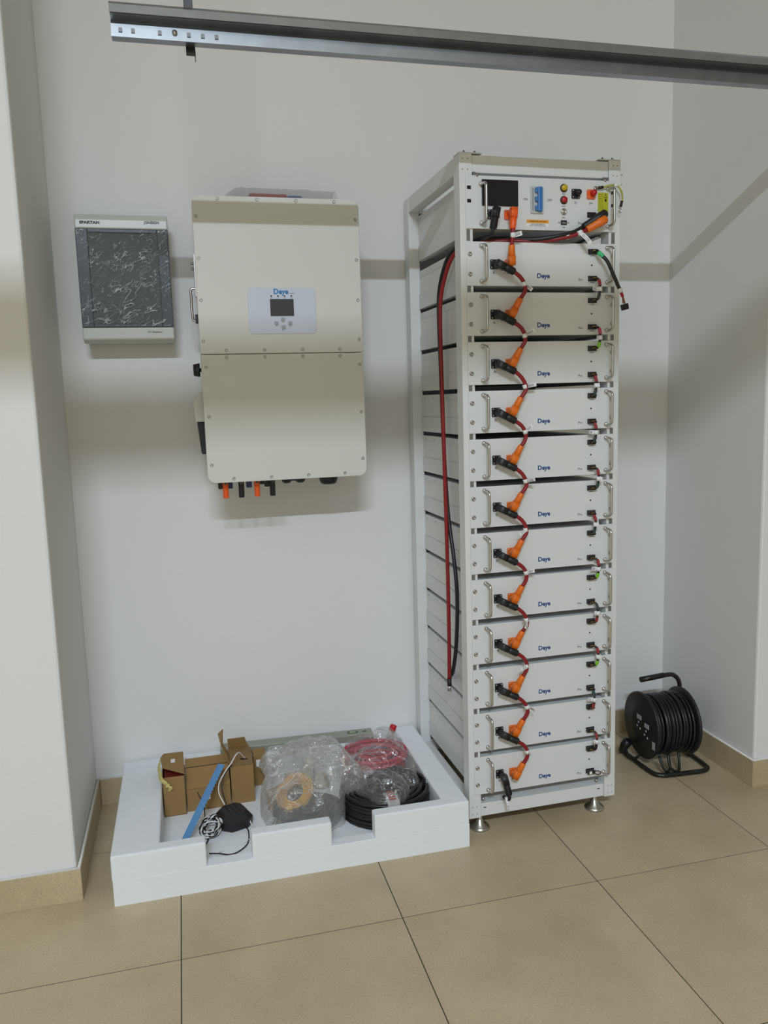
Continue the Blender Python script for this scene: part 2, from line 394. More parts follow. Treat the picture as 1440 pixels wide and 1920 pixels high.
# crinkled film over the door
fm = MB(); nx, nz = 90, 110; vs = []
for j in range(nz+1):
    for i in range(nx+1):
        x = .004+(EW-.008)*i/nx; z = WZ0+.003+(WZ1-WZ0-.006)*j/nz
        q = Vector((x*9+z*7, z*14-x*16, 1.3)); a = abs(noise.noise(q)); b2 = abs(noise.noise(Vector((x*30, z*45, 4)))); c2 = abs(noise.noise(Vector((x*85-z*30, z*60+x*40, 9))))
        edge = 1.5 if (x < .045 or x > EW-.05) else 1.0
        y = -.0065-.0035*(1-min(1, a*5))*edge-.002*(1-min(1, b2*4))*edge-.0012*(1-min(1, c2*4))
        vs.append((x, -ED+y, z))
fm.add(vs, [(j*(nx+1)+i, j*(nx+1)+i+1, (j+1)*(nx+1)+i+1, (j+1)*(nx+1)+i) for j in range(nz) for i in range(nx)], False)
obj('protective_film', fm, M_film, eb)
for o in bpy.data.objects:
    if o.name == 'protective_film':
        o['label'] = 'crinkled clear protective film over the window'

# ------------------------------------------------------------ inverter
inv = thing('hybrid_inverter', 'tall cream wall-mounted power inverter with small display panel', 'inverter', (.4515, 0, 1.1825))
IW, IH, ID = .5265, .894, .30
obj('housing', MB().prism(rrect(.010, IW-.008, .022, IH-.012, .02), ID-.034, FR(0, -.012, 0)), M_invbody, inv)
obj('wall_bracket', MB().box(.06, IW-.06, -.012, 0, .52, .62).box(.06, IW-.06, -.012, 0, .74, .80), M_galv, inv)
seam = .410
def cover(z0, z1, rt, rbm):
    pts = []
    x0, x1 = 0, IW
    for cx, cz, a, r in ((x1-rt, z1-rt, 0, rt), (x0+rt, z1-rt, 90, rt), (x0+rbm, z0+rbm, 180, rbm), (x1-rbm, z0+rbm, 270, rbm)):
        for k in range(7):
            q = math.radians(a+15*k); pts.append((cx+r*math.cos(q), cz+r*math.sin(q)))
    return MB().prism(pts, .022, FR(0, -ID+.022, 0))
fc1 = obj('upper_cover', cover(seam+.001, IH, .026, .002), M_inv, inv, .0025, 3)
fc2 = obj('lower_cover', cover(0, seam-.001, .002, .026), M_inv, inv, .0025, 3)
sc = MB().lathe([(.0052, 0), (.0052, .001), (.0035, .0022), (.002, .0012), (0, .0010)], FR(0, 0, 0), 12).mesh('screw'); sc.materials.append(M_screw)
def screw(parent, x, z, y=-ID, s=1, me=sc, nm='screw'):
    o = bpy.data.objects.new(nm, me); COL.objects.link(o); o.parent = parent; o.location = (x, y, z); o.scale = (s, s, s); return o
for x in (.0785, .200, .323, .446): screw(fc1, x, .885); screw(fc1, x+.002, .4215); screw(fc2, x+.002, .3995); screw(fc2, x+.004, .0125)
for z in (.831, .705, .578, .4515): screw(fc1, .0105, z); screw(fc1, .5140, z)
for z in (.370, .214, .059): screw(fc2, .0145, z); screw(fc2, .5135, z)
dp = obj('display_panel', MB().prism(rrect(.1555, .3735, .4715, .616, .014), .0025, FR(0, -ID, 0)), M_lcd, inv, .0008)
obj('screen', MB().box(.2265, .3020, -ID-.0035, -ID-.0024, .5275, .5805), M_lcds, dp)
text('logo_lettering', 'Deye', .0225, M_blue2, dp, (.2625, -ID-.003, .6035), bold=.0007)
text('small_lettering', 'Electricals', .0035, M_text, dp, (.299, -ID-.003, .5985))
for k, s_ in enumerate(('DC', 'AC', 'Normal', 'Alarm')):
    x = .231+k*.0215
    obj('indicator_light', MB().lathe([(.0027, 0), (.0020, .001), (0, .0012)], FR(x, -ID-.0024, .590), 10), M_black, dp)
    text('small_lettering', s_, .0032, M_text, dp, (x, -ID-.003, .5845))
for x, z, s_ in ((.2655, .5165, 'Up'), (.2440, .5045, 'Esc'), (.2885, .5045, 'Enter'), (.2665, .4925, 'Down')):
    obj('button', MB().prism(rrect(x-.0062, x+.0062, z-.0058, z+.0058, .002), .0022, FR(0, -ID-.0024, 0)), mat('button_silver', (.34, .36, .40), .3, .2), dp, .0006)
    text('small_lettering', s_, .003, M_text, dp, (x, -ID-.003, z-.0078))
# left side fittings
lb = obj('latch_bracket', MB().box(-.002, .012, -.205, -.165, .60, .735), M_steel, inv, .001)
for z in (.708, .690): obj('hex_bolt', MB().lathe([(.005, 0), (.005, .008)], xform((-1, 0, 0), (0, 1, 0), (-.002, -.185, z)), 6), M_screw, lb)
hl = MB().tube(smooth_path([(.004, -.185, .628), (-.014, -.185, .626), (-.0155, -.185, .60), (-.0155, -.185, .555), (-.012, -.185, .528), (.004, -.185, .524)], 5), .0042, 8)
obj('latch_handle', hl, M_steel, inv); obj('latch_base', MB().box(-.006, .012, -.20, -.17, .518, .545), M_black, inv, .001)
kb = obj('switch_knob', MB().lathe([(.008, 0), (.010, .008), (.006, .008), (.006, .012), (.022, .012), (.022, .016), (.019, .032), (.016, .033)], xform((-1, 0, 0), (0, 0, 1), (.010, -.20, .366)), 20), M_black, inv)
obj('side_hood', swept([(0, 0)], 0, 1) if 0 else MB().prism([(.012, .198), (-.027, .198), (-.031, .262), (-.004, .292), (.012, .292)], .10, FR(0, -.15, 0)), M_inv, inv, .003)
obj('side_connector_block', MB().prism([(.012, .198), (-.021, .198), (-.012, .092), (.012, .092)], .07, FR(0, -.165, 0)), M_black, inv, .002)
# bottom glands
def bot(nm, prof, x, y, mt, n=18): return obj(nm, MB().lathe(prof, xform((0, 0, -1), (1, 0, 0), (x, y, .024)), n), mt, inv)
for k, (x, mt) in enumerate(((.057, M_orange2), (.108, M_black), (.160, M_orange2), (.211, M_black))):
    o = bot('battery_terminal', [(.012, 0), (.012, .018), (.0095, .022), (.0095, .078), (.0085, .080)], x, -.25, mt)
    obj('screw', MB().lathe([(.005, 0), (.005, .001), (.003, .0015), (.002, 0)], FR(x, -.2615, -.006), 12), M_slot, o)
for x in (.043, .072, .135, .196): obj('blue_cap' if x != .043 else 'black_cap', MB().prism([(x-.009, -.026), (x+.009, -.026), (x+.009, .03), (x-.011, .03)], .02, FR(0, -.22, 0)), M_bluecap if x not in (.043, .196) else M_black, inv, .002)
bot('port_cover', [(.024, 0), (.024, .04), (.019, .045)], .185, -.18, M_black, 8)
for x in (.262, .308): bot('cable_gland', [(.016, 0), (.019, .004), (.019, .026), (.016, .036), (.010, .042)], x, -.235, M_black, 12)
bot('communication_port', [(.014, 0), (.014, .03), (.010, .034)], .285, -.235, M_black, 12)
bot('large_cable_gland', [(.034, 0), (.038, .004), (.038, .014), (.032, .018), (.032, .034), (.027, .048), (.020, .052)], .405, -.235, M_black, 16)
# bubble wrapped bundle on top of the inverter
bw = thing('wrapped_bundle', 'bubble-wrapped bundle with red and blue print lying on top of the inverter', 'package', (.54, -.15, 2.0663))
poly = [(0.0, .0), (.02, .018), (.05, .04), (.10, .048), (.385, .046), (.39, .0)]
ns = 60; bm_ = MB(); vs = []
for i in range(ns+1):
    x = .39*i/ns
    hgt = .030+.042*min(1, x/.06)*(1 if x < .3 else .92)
    for k in range(9):
        a = PI*k/8
        bump_ = .0025*noise.noise(Vector((x*70, k*2.3, 1)))
        vs.append((x, -.045*math.cos(a)*1.2, max(.0002, hgt*math.sin(a)**.6 + (bump_ if 0 < k < 8 else 0))))
bm_.add(vs, [(i*9+k, i*9+k+1, (i+1)*9+k+1, (i+1)*9+k) for i in range(ns) for k in range(8)], False)
obj('bubble_wrap', bm_, M_bubble, bw)
obj('red_carton', MB().box(.10, .225, -.035, .035, .001, .050), mat('faded_red_carton', (.42, .06, .05), .6), bw, .006)
obj('blue_carton', MB().box(.226, .275, -.035, .035, .001, .046), mat('faded_blue_carton', (.04, .13, .42), .6), bw, .006)
obj('grey_carton', MB().box(.03, .099, -.03, .03, .001, .036).box(.276, .37, -.03, .03, .001, .04), mat('pale_carton', (.4, .4, .38), .6), bw, .006)

# ------------------------------------------------------------ battery rack frame
RX, RY, RZ = 1.2169, -.6017, .0094
RW, RD, RT, RB = .531, .583, 2.1448, .0605
rack = thing('battery_rack', 'tall white steel rack frame on round levelling feet holding the battery modules', 'rack', (RX, RY, 0), RZ)
PW, PD = .040, .050
for nm, x0, y0 in (('corner_post', 0, 0), ('corner_post', RW-PW, 0), ('corner_post', 0, RD-PD), ('corner_post', RW-PW, RD-PD)):
    obj(nm, MB().box(x0, x0+PW, y0, y0+PD, RB, RT-.0005), M_white, rack, .0015)
BHh = .052
obj('top_beam', MB().box(PW+.001, RW-PW-.001, .004, .044, RT-BHh-.002, RT-.004), M_white, rack, .0015)
obj('top_beam', MB().box(PW+.001, RW-PW-.001, RD-.044, RD-.004, RT-BHh, RT-.004), M_white, rack, .0015)
obj('bottom_beam', MB().box(PW+.001, RW-PW-.001, .004, .064, RB+.002, RB+.046), M_white, rack, .0015)
obj('bottom_beam', MB().box(PW+.001, RW-PW-.001, RD-.044, RD-.004, RB+.002, RB+.046), M_white, rack, .0015)
for x0 in (.001, RW-PW+.001):
    obj('side_top_beam', MB().box(x0, x0+PW-.002, PD+.001, RD-PD-.001, RT-BHh, RT-.001), M_white, rack, .0015)
    obj('side_bottom_beam', MB().box(x0, x0+PW-.002, PD+.001, RD-PD-.001, RB+.001, RB+.044), M_white, rack, .0015)
# dotted rivets of the corner joints, front
riv = MB()
for bx in (.010, .026, RW-.012, RW-.026):
    for z in (RT-.016, RT-.046, RB+.014, RB+.040): riv.lathe([(.0016, 0), (0, .0004)], FR(bx, -.0001, z), 8)
obj('corner_rivets', riv, M_hole, rack)
for x in (.052, .100, .43, .482):
    pass
for x0, x1 in ((.0, .072), (RW-.075, RW-.0)):
    o = obj('top_bracket', MB().box(x0, x1, .002, .05, RT, RT+.003), M_white, rack)
    for bx in ((x0+.022, x0+.056)): obj('hex_bolt', MB().lathe([(.006, 0), (.006, .005), (.003, .006), (.003, .009)], Matrix.Translation((bx, .02, RT+.003)), 6), M_screw, o)
for x in (.050, RW-.062):
    o = obj('corner_gusset', MB().box(x-.008 if x < .2 else x, x if x < .2 else x+.020, -.0005, .003, RT-.075, RT-.052), M_galv, rack)
    obj('hex_bolt', MB().lathe([(.005, 0), (.005, .005), (0, .007)], FR(x+(.006 if x > .2 else .004), -.0005, RT-.062), 6), M_screw, o)
obj('side_bracket_flange', MB().box(RW, RW+.020, .02, .05, RT-.065, RT-.035), M_white, rack)
# lower beam bolts
for x in (.055, RW-.060): obj('hex_bolt', MB().lathe([(.006, 0), (.006, .005), (.003, .006), (0, .009)], xform((0, -1, 0), (1, 0, 0), (x, .02, RB+.055)), 6), M_screw, rack)
for x in (.055, RW-.060): obj('slot_mark', MB().box(x-.005, x+.005, .0035, .0045, RB+.030, RB+.0325), M_hole, rack)
# feet
foot = [(.034, 0), (.034, .004), (.030, .009), (.016, .019), (.012, .030), (.009, .034), (.009, RB+.001)]
for x, y in ((.052, .046), (RW-.052, .046), (.052, RD-.046), (RW-.052, RD-.046)):
    obj('levelling_foot', MB().lathe([(r, z+.0005) for r, z in foot[:-1]]+[(.009, RB)], Matrix.Translation((x, y, 0)), 28), M_steel, rack)
# grey mounting slots in the front posts, between the panels
PITCH, PT0, PH = .1474, 1.8934, .1290
CT, CB = 2.0820, 1.9302
tops = [PT0-PITCH*k for k in range(12)]
slots = [(CB-.002, tops[0]+.002)]+[(tops[k]-PH-.0005, tops[k+1]+.0005) for k in range(11)]
smesh = {}
for z1, z0 in slots:
    for x in (.0195, RW-.031):
        obj('mounting_slot', MB().box(x, x+.0115, -.0008, .002, z0, z1), M_slot, rack)
# angle rails that carry the modules (left and right side)
def rail_at(zb, hgt):
    for x0, s_ in ((.034, 1), (RW-.034, -1)):
        mb = MB(); xa, xb = sorted((x0, x0+s_*.0015)); mb.box(xa, xb, PD+.001, RD-PD-.001, zb-.003, zb+hgt)
        xa, xb = sorted((x0+s_*.0015, x0+s_*.02)); mb.box(xa, xb, PD+.001, RD-PD-.001, zb-.003, zb-.0015)
        obj('support_rail', mb, M_white, rack)
for k in range(12): rail_at(tops[k]-PH+.001-.006, .050)
rail_at(CB-.003, .05)

# ------------------------------------------------------------ battery modules
ordw = ['first', 'second', 'third', 'fourth', 'fifth', 'sixth', 'seventh', 'eighth', 'ninth', 'tenth', 'eleventh', 'twelfth']
def body(parent, z0, z1):
    bd = obj('case', MB().box(.0460, RW-.0460, .002, PD+.0015, z0, z1).box(.0372, RW-.0372, PD+.0015, RD-PD-.0015, z0, z1), M_body, parent, .001)
    # lid with turned down edge and side screws
    obj('lid', MB().box(.0445, RW-.0445, .006, PD+.001, z1, z1+.0015).box(.0365, RW-.0365, PD+.0015, RD-PD-.0015, z1, z1+.0015).box(.0360, .0372, PD+.0015, RD-PD-.0015, z1-.020, z1+.0015).box(RW-.0372, RW-.0360, PD+.0015, RD-PD-.0015, z1-.020, z1+.0015), M_panel, parent)
    sm = MB()
    for y in (.12, .26, .40, .50): sm.box(.0352, .0360, y-.0015, y+.0015, z1-.013, z1-.007)
    obj('side_screws', sm, M_screw, parent)
def handle(parent, x, zt, zb):
    mb = MB(); yo = -.0045
    pts = [(x-.005, yo, zt), (x-.004, yo-.012, zt), (x-.001, yo-.024, zt-.002), (x, yo-.030, zt-.009), (x, yo-.031, zt-.02), (x, yo-.031, zb+.02), (x, yo-.030, zb+.009), (x-.001, yo-.024, zb+.002), (x-.004, yo-.012, zb), (x-.005, yo, zb)]
    mb.tube(smooth_path(pts, 4), .0042, 10)
    for z in (zt, zb): mb.lathe([(.0068, 0), (.0068, .003), (.0055, .006)], FR(x-.005, yo, z), 12)
    return obj('handle', mb, M_steel, parent)
def flange(parent, x, z, mt, nm):
    o = obj(nm, MB().prism(rrect(x-.0135, x+.0135, z-.0140, z+.0140, .003), .0045, FR(0, -.0040, 0)), mt, parent, .0006)
    for dx in (-.009, .009):
        for dz in (-.0095, .0095): obj('screw', MB().lathe([(.0026, 0), (.0022, .0012), (0, .0018)], FR(x+dx, -.0084, z+dz), 8), M_steel, o)
    return o
pscrew = MB().lathe([(.0068, 0), (.0068, .0015), (.005, .0035), (.0025, .0038), (.002, .0015), (0, .0015)], FR(0, 0, 0), 14).mesh('panel_screw'); pscrew.materials.append(M_screw)
def pscr(parent, x, z): screw(parent, x, z, y=-.0040, me=pscrew, nm='panel_screw')
def port(parent, x, z):
    o = obj('comm_port', MB().box(x-.0150, x+.0150, -.0065, -.0035, z-.0080, z+.0080), M_black, parent, .0005)
    return o
PX0, PX1 = .0175, RW-.0185
def make_module():
    t = thing('battery_module', '', 'battery', (RX, RY, PT0), RZ, 'battery modules in the white rack')
    body(t, -PH+.002, -.006)
    obj('front_panel', MB().box(PX0, PX1, -.0040, -.0010, -PH, 0), M_panel, t, .0008)
    pm = MB()
    for z in (-.0002, -PH+.0001): pass
    handle(t, .0690, -.0125, -.1160); handle(t, .4880, -.0125, -.1160)
    flange(t, .1050, -.0660, M_black, 'negative_socket'); flange(t, .1520, -.0660, M_orange, 'positive_socket')
    text('socket_lettering', 'B-', .0100, M_text, t, (.1050, -.0043, -.0905)); text('socket_lettering', 'B+', .0100, M_text, t, (.1530, -.0043, -.0905))
    text('logo_lettering', 'Deye', .0200, M_blue, t, (.2665, -.0043, -.0985), bold=.0006)
    text('pro_lettering', 'Pro', .0105, M_text, t, (.3930, -.0043, -.1085))
    port(t, .4330, -.0240); port(t, .4330, -.1050)
    for z, s_ in ((-.0365, 'COMM1'), (-.1175, 'COMM2')): text('small_lettering', s_, .0042, M_text, t, (.4330, -.0043, z))
    obj('indicator_hole', MB().lathe([(.0028, 0), (.0018, .0006), (0, .0004)], FR(.4310, -.0041, -.0645), 10), M_hole, t)
    for z in (-.0370, -.0950): pscr(t, .0280, z); pscr(t, RW-.0275, z)
    return t
mod0 = make_module()
mod0['label'] = 'first white battery module below the control unit, dangling black data lead plugged in'
for k in range(1, 12):
    c = copy_tree(mod0); c.location.z = tops[k]
    c['label'] = ('%s white battery module counting down from below the control unit' % ordw[k]) if k < 11 else 'lowest white battery module, its black plug hanging straight down'
mod0.name = 'battery_module'

# ------------------------------------------------------------ control unit
cu = thing('control_unit', 'white control unit with dark screen and blue breaker at the top of the rack', 'control unit', (RX, RY, CB), RZ)
CH = CT-CB
body(cu, .004, CH-.004)
obj('front_panel', MB().box(PX0, PX1, -.0040, -.0010, 0, CH), M_panel, cu, .0008)
def zz(z): return z-CB
def xx(x): return x-RX
obj('touch_screen', MB().box(.068, .184, -.0075, -.0038, zz(1.996), zz(2.071)), M_screen, cu, .001)
handle(cu, .0700, CH-.0245, .0155); handle(cu, .4890, CH-.0245, .0155)
flange(cu, .0990, zz(1.9715), M_black, 'negative_socket'); flange(cu, .1520, zz(1.9715), M_orange2, 'positive_socket')
br = obj('circuit_breaker', MB().box(.224, .2655, -.010, -.0038, zz(1.978), zz(2.056)), M_brk, cu, .001)
obj('breaker_toggle', MB().box(.244, .259, -.019, -.010, zz(1.982), zz(2.054)), M_brkb, br, .003)
for zc in (1.992, 2.018, 2.044): obj('toggle_tooth', MB().box(.236, .245, -.018, -.010, zz(zc)-.007, zz(zc)+.007), M_brkb, br, .001)
obj('breaker_print', MB().box(.2275, .2335, -.0105, -.0100, zz(1.984), zz(2.050)), mat('breaker_label_grey', (.33, .35, .36), .5), br)
text('breaker_lettering', 'ON', .0092, M_text, cu, (.209, -.0043, zz(2.019))); text('breaker_lettering', 'OFF', .0092, M_text, cu, (.288, -.0043, zz(2.018)))
def button(nm, x, z, mt, lab):
    o = obj(nm, MB().lathe([(.0105, 0), (.0105, .003), (.0088, .004), (.0088, .010), (.0075, .0115), (0, .012)], FR(x, -.0040, z), 22), mt, cu)
    ob = obj('bezel', MB().lathe([(.0118, 0), (.0118, .0035), (.0095, .0045)], FR(x, -.0040, z), 22), M_black, o)
    text('small_lettering', lab, .0052, M_text, cu, (x, -.0043, z-.0175)); return o
BX = .3345
button('run_button', BX, zz(2.0550), M_yellow, 'RUN'); button('alarm_button', BX, zz(2.0200), M_redbtn, 'Alarm')
obj('start_switch', MB().lathe([(.0098, 0), (.0098, .003), (.0080, .0045), (.0060, .0045), (.0055, .0020), (.003, .0020), (.0028, .006), (0, .006)], FR(BX, -.0040, zz(1.9860)), 22), M_steel, cu)
text('small_lettering', 'Start', .0055, M_text, cu, (BX, -.0043, zz(1.9690)))
us = obj('usb_port', MB().box(BX-.010, BX+.010, -.0075, -.0038, zz(1.9540)-.0065, zz(1.9540)+.0065), M_black, cu, .001)
obj('usb_tongue', MB().box(BX-.006, BX+.006, -.0080, -.0070, zz(1.9540)-.0035, zz(1.9540)+.001), M_steel, us)
for dx in (-.0155, .0155): obj('screw', MB().lathe([(.0028, 0), (.0022, .0015), (0, .002)], FR(BX+dx, -.0040, zz(1.9540)), 8), M_screw, us)
text('small_lettering', 'USB', .0052, M_text, cu, (BX, -.0043, zz(1.9400)))
def term(x, mt, mt2, nm, lab):
    o = flange(cu, x-.002, zz(2.0395), mt, nm)
    obj('terminal_knob', MB().lathe([(.0092, 0), (.0092, .009), (.0080, .013), (0, .0150)], FR(x+.003, -.0084, zz(2.0420)), 20), mt2, o)
    text('terminal_lettering', lab, .0115, M_text, cu, (x, -.0043, zz(2.0125)))
term(.3760, M_black, M_black, 'negative_terminal', 'P-'); term(.4275, M_orange2, M_redcap, 'positive_terminal', 'P+')
yl = obj('warning_label', MB().box(.4500, .4860, -.0045, -.0040, zz(1.990), zz(2.0465)), M_ylab, cu)
text('warning_symbol', '!', .010, M_hole, yl, (.4770, -.0047, zz(2.038))); obj('warning_triangle', MB().prism([(.4705, zz(2.031)), (.4835, zz(2.031)), (.4828, zz(2.0322)), (.4712, zz(2.0322))], .0003, FR(0, -.0045, 0)).prism([(.4705, zz(2.031)), (.477, zz(2.0445)), (.477, zz(2.0427)), (.4718, zz(2.0318))], .0003, FR(0, -.0045, 0)).prism([(.4835, zz(2.031)), (.477, zz(2.0445)), (.477, zz(2.0427)), (.4822, zz(2.0318))], .0003, FR(0, -.0045, 0)).box(.474, .480, -.0048, -.0045, zz(2.020), zz(2.028)), M_hole, yl)
lt = MB()
for q in range(8): lt.box(.453, .468, -.0048, -.0045, zz(2.040)-q*.0055, zz(2.0412)-q*.0055)
obj('fine_print', lt, mat('olive_print', (.2, .2, .01), .6), yl)
wl = obj('caution_label', MB().box(.2120, .2840, -.0046, -.0040, zz(1.9505), zz(1.9600)), M_olab, cu)
text('caution_lettering', 'WARNING HIGH VOLTAGE', .0045, M_hole, wl, (.248, -.0048, zz(1.9552)))
wl2 = obj('notice_label', MB().box(.2120, .2840, -.0046, -.0040, zz(1.9400), zz(1.9500)), M_tag, cu)
text('notice_lettering', 'DO NOT OPEN WHEN LIVE', .0036, M_hole, wl2, (.248, -.0048, zz(1.9473))); text('notice_lettering', 'DO NOT OPERATE UNDER LOAD', .0036, M_hole, wl2, (.248, -.0048, zz(1.9428)))
port(cu, .4290, zz(1.9790)); text('pro_lettering', 'Pro', .0110, M_text, cu, (.3910, -.0043, zz(1.9530)))
for z in (zz(2.0470), zz(2.0090)):
    for x in (.028, RW-.028):
        obj('panel_slot', MB().box(x-.006, x+.006, -.0045, -.0035, z-.005, z+.005), M_hole, cu)

# ------------------------------------------------------------ cables on the rack
Rm = Matrix.Translation((RX, RY, 0)) @ Matrix.Rotation(RZ, 4, 'Z')
def elbow_plug(parent, nm, at, to, mt, elbow=.022, ridges=True):
    """right-angle plug: short stub on the socket, barrel to the point 'to'"""
    a = Vector(at); b = Vector(to); d = (b-a); Ld = d.length; d.normalize()
    s_ = Vector((0, 1, 0))
    mb = MB()
    # stub between panel flange and barrel
    mb.tube([a+Vector((0, .030, 0)), a+Vector((0, .004, 0))], .0104, 14)
    # squared head
    Mx = xform(d, s_, a)
    poly = rrect(-.0105, .0110, -.0108, .0108, .004, 3)
    mb.prism(poly, Ld*.42+.007, Mx @ Matrix.Translation((0, 0, -.009)), True)
    pts = [a+d*(Ld*t) for t in (.36, .42, .43, .75, .97, 1.0)]
    mb.tube(pts, [.0098, .0102, .0106, .0100, .0092, .0082], 14)
    if ridges:
        for t in (.55, .62, .69, .76, .83, .90): mb.tube([a+d*(Ld*t), a+d*(Ld*t+.003)], [.0110, .0110], 14)
    return obj(nm, mb, mt, parent)
def tagflag(parent, p, d, side, w=.030, h=.011, txt=None, tilt=0):
    """paper flag label wrapped on a cable at p, running along d, flag going to 'side'"""
    p = Vector(p); d = Vector(d).normalized(); o = obj('paper_tag', MB().tube([p-d*h*.55, p+d*h*.55], .0072, 10), M_tag, parent)
    sd = Vector(side).normalized(); up = (d-sd*d.dot(sd)).normalized()
    nn = sd.cross(up).normalized()
    vs = []
    for i in range(5):
        t = i/4; q = p+sd*(.004+w*t)+nn*(.0035+.003*math.sin(t*3)); vs += [q-up*h*.5, q+up*h*.5, q+up*h*.5+nn*.0005, q-up*h*.5+nn*.0005]
    fs = []
    for i in range(4):
        for k in range(4): fs.append((i*4+k, i*4+(k+1) % 4, (i+1)*4+(k+1) % 4, (i+1)*4+k))
    fs += [(0, 1, 2, 3), (16, 19, 18, 17)]
    o2 = obj('tag_flag', MB().add(vs, fs), M_tag, o)
    # two lines of tiny print on the flag
    pr = MB()
    if nn.y > 0: off = -.0008
    else: off = .0012
    for ln in (-.2, .15):
        q0 = p+sd*(.010)+nn*(.0048+off)+up*h*ln; q1 = p+sd*(.004+w*.8)+nn*(.0060+off)+up*h*ln
        pr.tube([q0, q1], .0006, 4)
    obj('tag_print', pr, M_text, o2)
    return o
jumpers = []
flagdirs = [(.6, -.2, -.5), (.9, -.1, .45), (.95, -.1, .15), (.7, -.1, .5), (.5, -.4, .1), (-.8, -.2, -.35), (1, -.1, .1), (-.45, -.4, -.8), (-.7, -.3, -.1), (.3, -.5, -.2), (-.2, -.8, -.1)]
for k in range(11):
    t = thing('jumper_cable', '%s red jumper cable down the rack, joining the %s battery module to the one beneath' % (ordw[k], ordw[k]), 'cable', (RX, RY, tops[k]), RZ, 'red jumper cables between battery modules')
    j = random.uniform(-.002, .002)
    A = (.1080, -.0330, -.0690); B = (.1560, -.0410, -.0935+j)
    C2 = (.1500, -.0330, -.2150); D2 = (.1740, -.0410, -.1700)
    elbow_plug(t, 'black_plug', A, B, M_black); elbow_plug(t, 'orange_plug', C2, D2, M_orange, ridges=False)
    pts = smooth_path([(.150, -.041, -.0910), (.1560, -.041, -.0935+j), (.1740, -.042, -.1090), (.1855, -.043, -.1280), (.1885+j, -.043, -.1470), (.1800, -.042, -.1620), (.1740, -.041, -.1700)], 6)
    obj('cable_core', MB().tube(pts, .0062, 10), M_redcab, t)
    tagflag(t, (.1855, -.043, -.1280-.005*(k % 3)), (.3, 0, -1), flagdirs[k], .026 if k not in (1, 2) else .034)
t = thing('jumper_cable', 'short red jumper cable dropping straight from the control unit to the first module', 'cable', (RX, RY, tops[0]), RZ)
z0 = tops[0]
elbow_plug(t, 'bright_orange_plug', (.1560, -.0360, 1.9760-z0), (.1495, -.0410, 1.9235-z0), M_orange2, ridges=False)
elbow_plug(t, 'orange_plug', (.1480, -.0360, -.0640), (.1465, -.0410, -.0150), M_orange, ridges=False)
obj('cable_core', MB().tube(smooth_path([(.1497, -.041, .0360), (.1500, -.043, .0150), (.1475, -.043, .0), (.1465, -.041, -.0160)], 5), .0062, 10), M_redcab, t)
tagflag(t, (.1495, -.043, .0120), (0, 0, -1), (1, -.15, .25), .026, .013)
# lowest plug hanging
t = thing('loose_battery_lead', 'short black plug and tagged lead hanging straight from the lowest battery module', 'cable', (RX, RY, tops[11]), RZ)
elbow_plug(t, 'black_plug', (.1090, -.0350, -.0680), (.1230, -.0410, -.1270), M_black)
obj('cable_core', MB().tube(smooth_path([(.1225, -.041, -.125), (.1230, -.040, -.140), (.1170, -.032, -.1435), (.110, -.020, -.138)], 5), .0058, 10), M_rubber, t)
tagflag(t, (.1165, -.034, -.1430), (1, 0, 0), (.1, -.1, -1), .026, .010)
# main power cables: plug pair tucked behind the right handle, through the gap and down the left side
def main_cable(name, label, mtc, mtp, plug_a, plug_b, run, tagp):
    t = thing(name, label, 'cable', (RX, RY, 0), RZ)
    pa, pb = Vector(plug_a), Vector(plug_b); d = (pb-pa)
    obj('plug', MB().tube([pa+d*q for q in (0, .04, .05, .40, .42, .95, 1)], [.0100, .0128, .0135, .0135, .0122, .0110, .0085], 16), mtp, t)
    obj('cable_core', MB().tube(smooth_path(run, 8), .0066, 10), mtc, t)
    return t
tb = main_cable('black_power_cable', 'thick black power cable looping behind the panels and hanging down the left rack side', M_rubber, M_black,
    (.4700, -.020, 1.9830), (.3880, -.026, 1.9370),
    [(.3900, -.026, 1.9380), (.3500, -.028, 1.9200), (.2900, -.018, 1.9080), (.2350, .004, 1.9040), (.150, .05, 1.9130), (.06, .09, 1.9100), (.034, .115, 1.9020), (.014, .158, 1.8700), (.010, .222, 1.8000), (.009, .240, 1.7200), (.010, .234, 1.5200), (.012, .222, 1.250), (.016, .205, 1.05), (.018, .160, .90), (.018, .135, .78), (.018, .150, .62), (.018, .190, .505), (.018, .225, .470)], None)
obj('bare_end', MB().tube([(.018, .222, .473), (.018, .236, .456)], .0078, 10), M_black, tb)
tr_ = main_cable('red_power_cable', 'thick red power cable hanging down the left rack side in front of the black one', M_redcab, M_orange,
    (.4640, -.030, 1.9630), (.3960, -.034, 1.9280),
    [(.3980, -.034, 1.9290), (.3650, -.032, 1.9150), (.3100, -.020, 1.9030), (.2400, .006, 1.8990), (.150, .035, 1.9030), (.06, .07, 1.8990), (.030, .095, 1.8860), (.010, .125, 1.8550), (.002, .180, 1.7800), (.000, .200, 1.7000), (-.001, .194, 1.5200), (.001, .190, 1.250), (.004, .190, 1.00), (.004, .185, .80), (.004, .185, .62), (.004, .190, .475)], None)
obj('lug', MB().tube([(.004, .190, .477), (.004, .190, .452)], .0080, 10), M_black, tr_)
obj('ring_terminal', MB().tube([(.004, .190, .452), (.004, .192, .435)], [.004, .0075], 10), M_steel, tr_)
tagflag(tr_, (.3720, -.036, 1.9185), (.9, 0, .45), (.65, -.25, -.75), .042, .014)
obj('sleeve_mark', MB().tube([(.3320, -.0245, 1.9072), (.3420, -.0265, 1.9095)], .0076, 10), M_tag, tr_)
t = thing('control_black_lead', 'black plug and lead dropping from the control unit beside the screen', 'cable', (RX, RY, 0), RZ)
elbow_plug(t, 'black_plug', (.1010, -.0350, 1.9760), (.0880, -.0400, 1.9230), M_black)
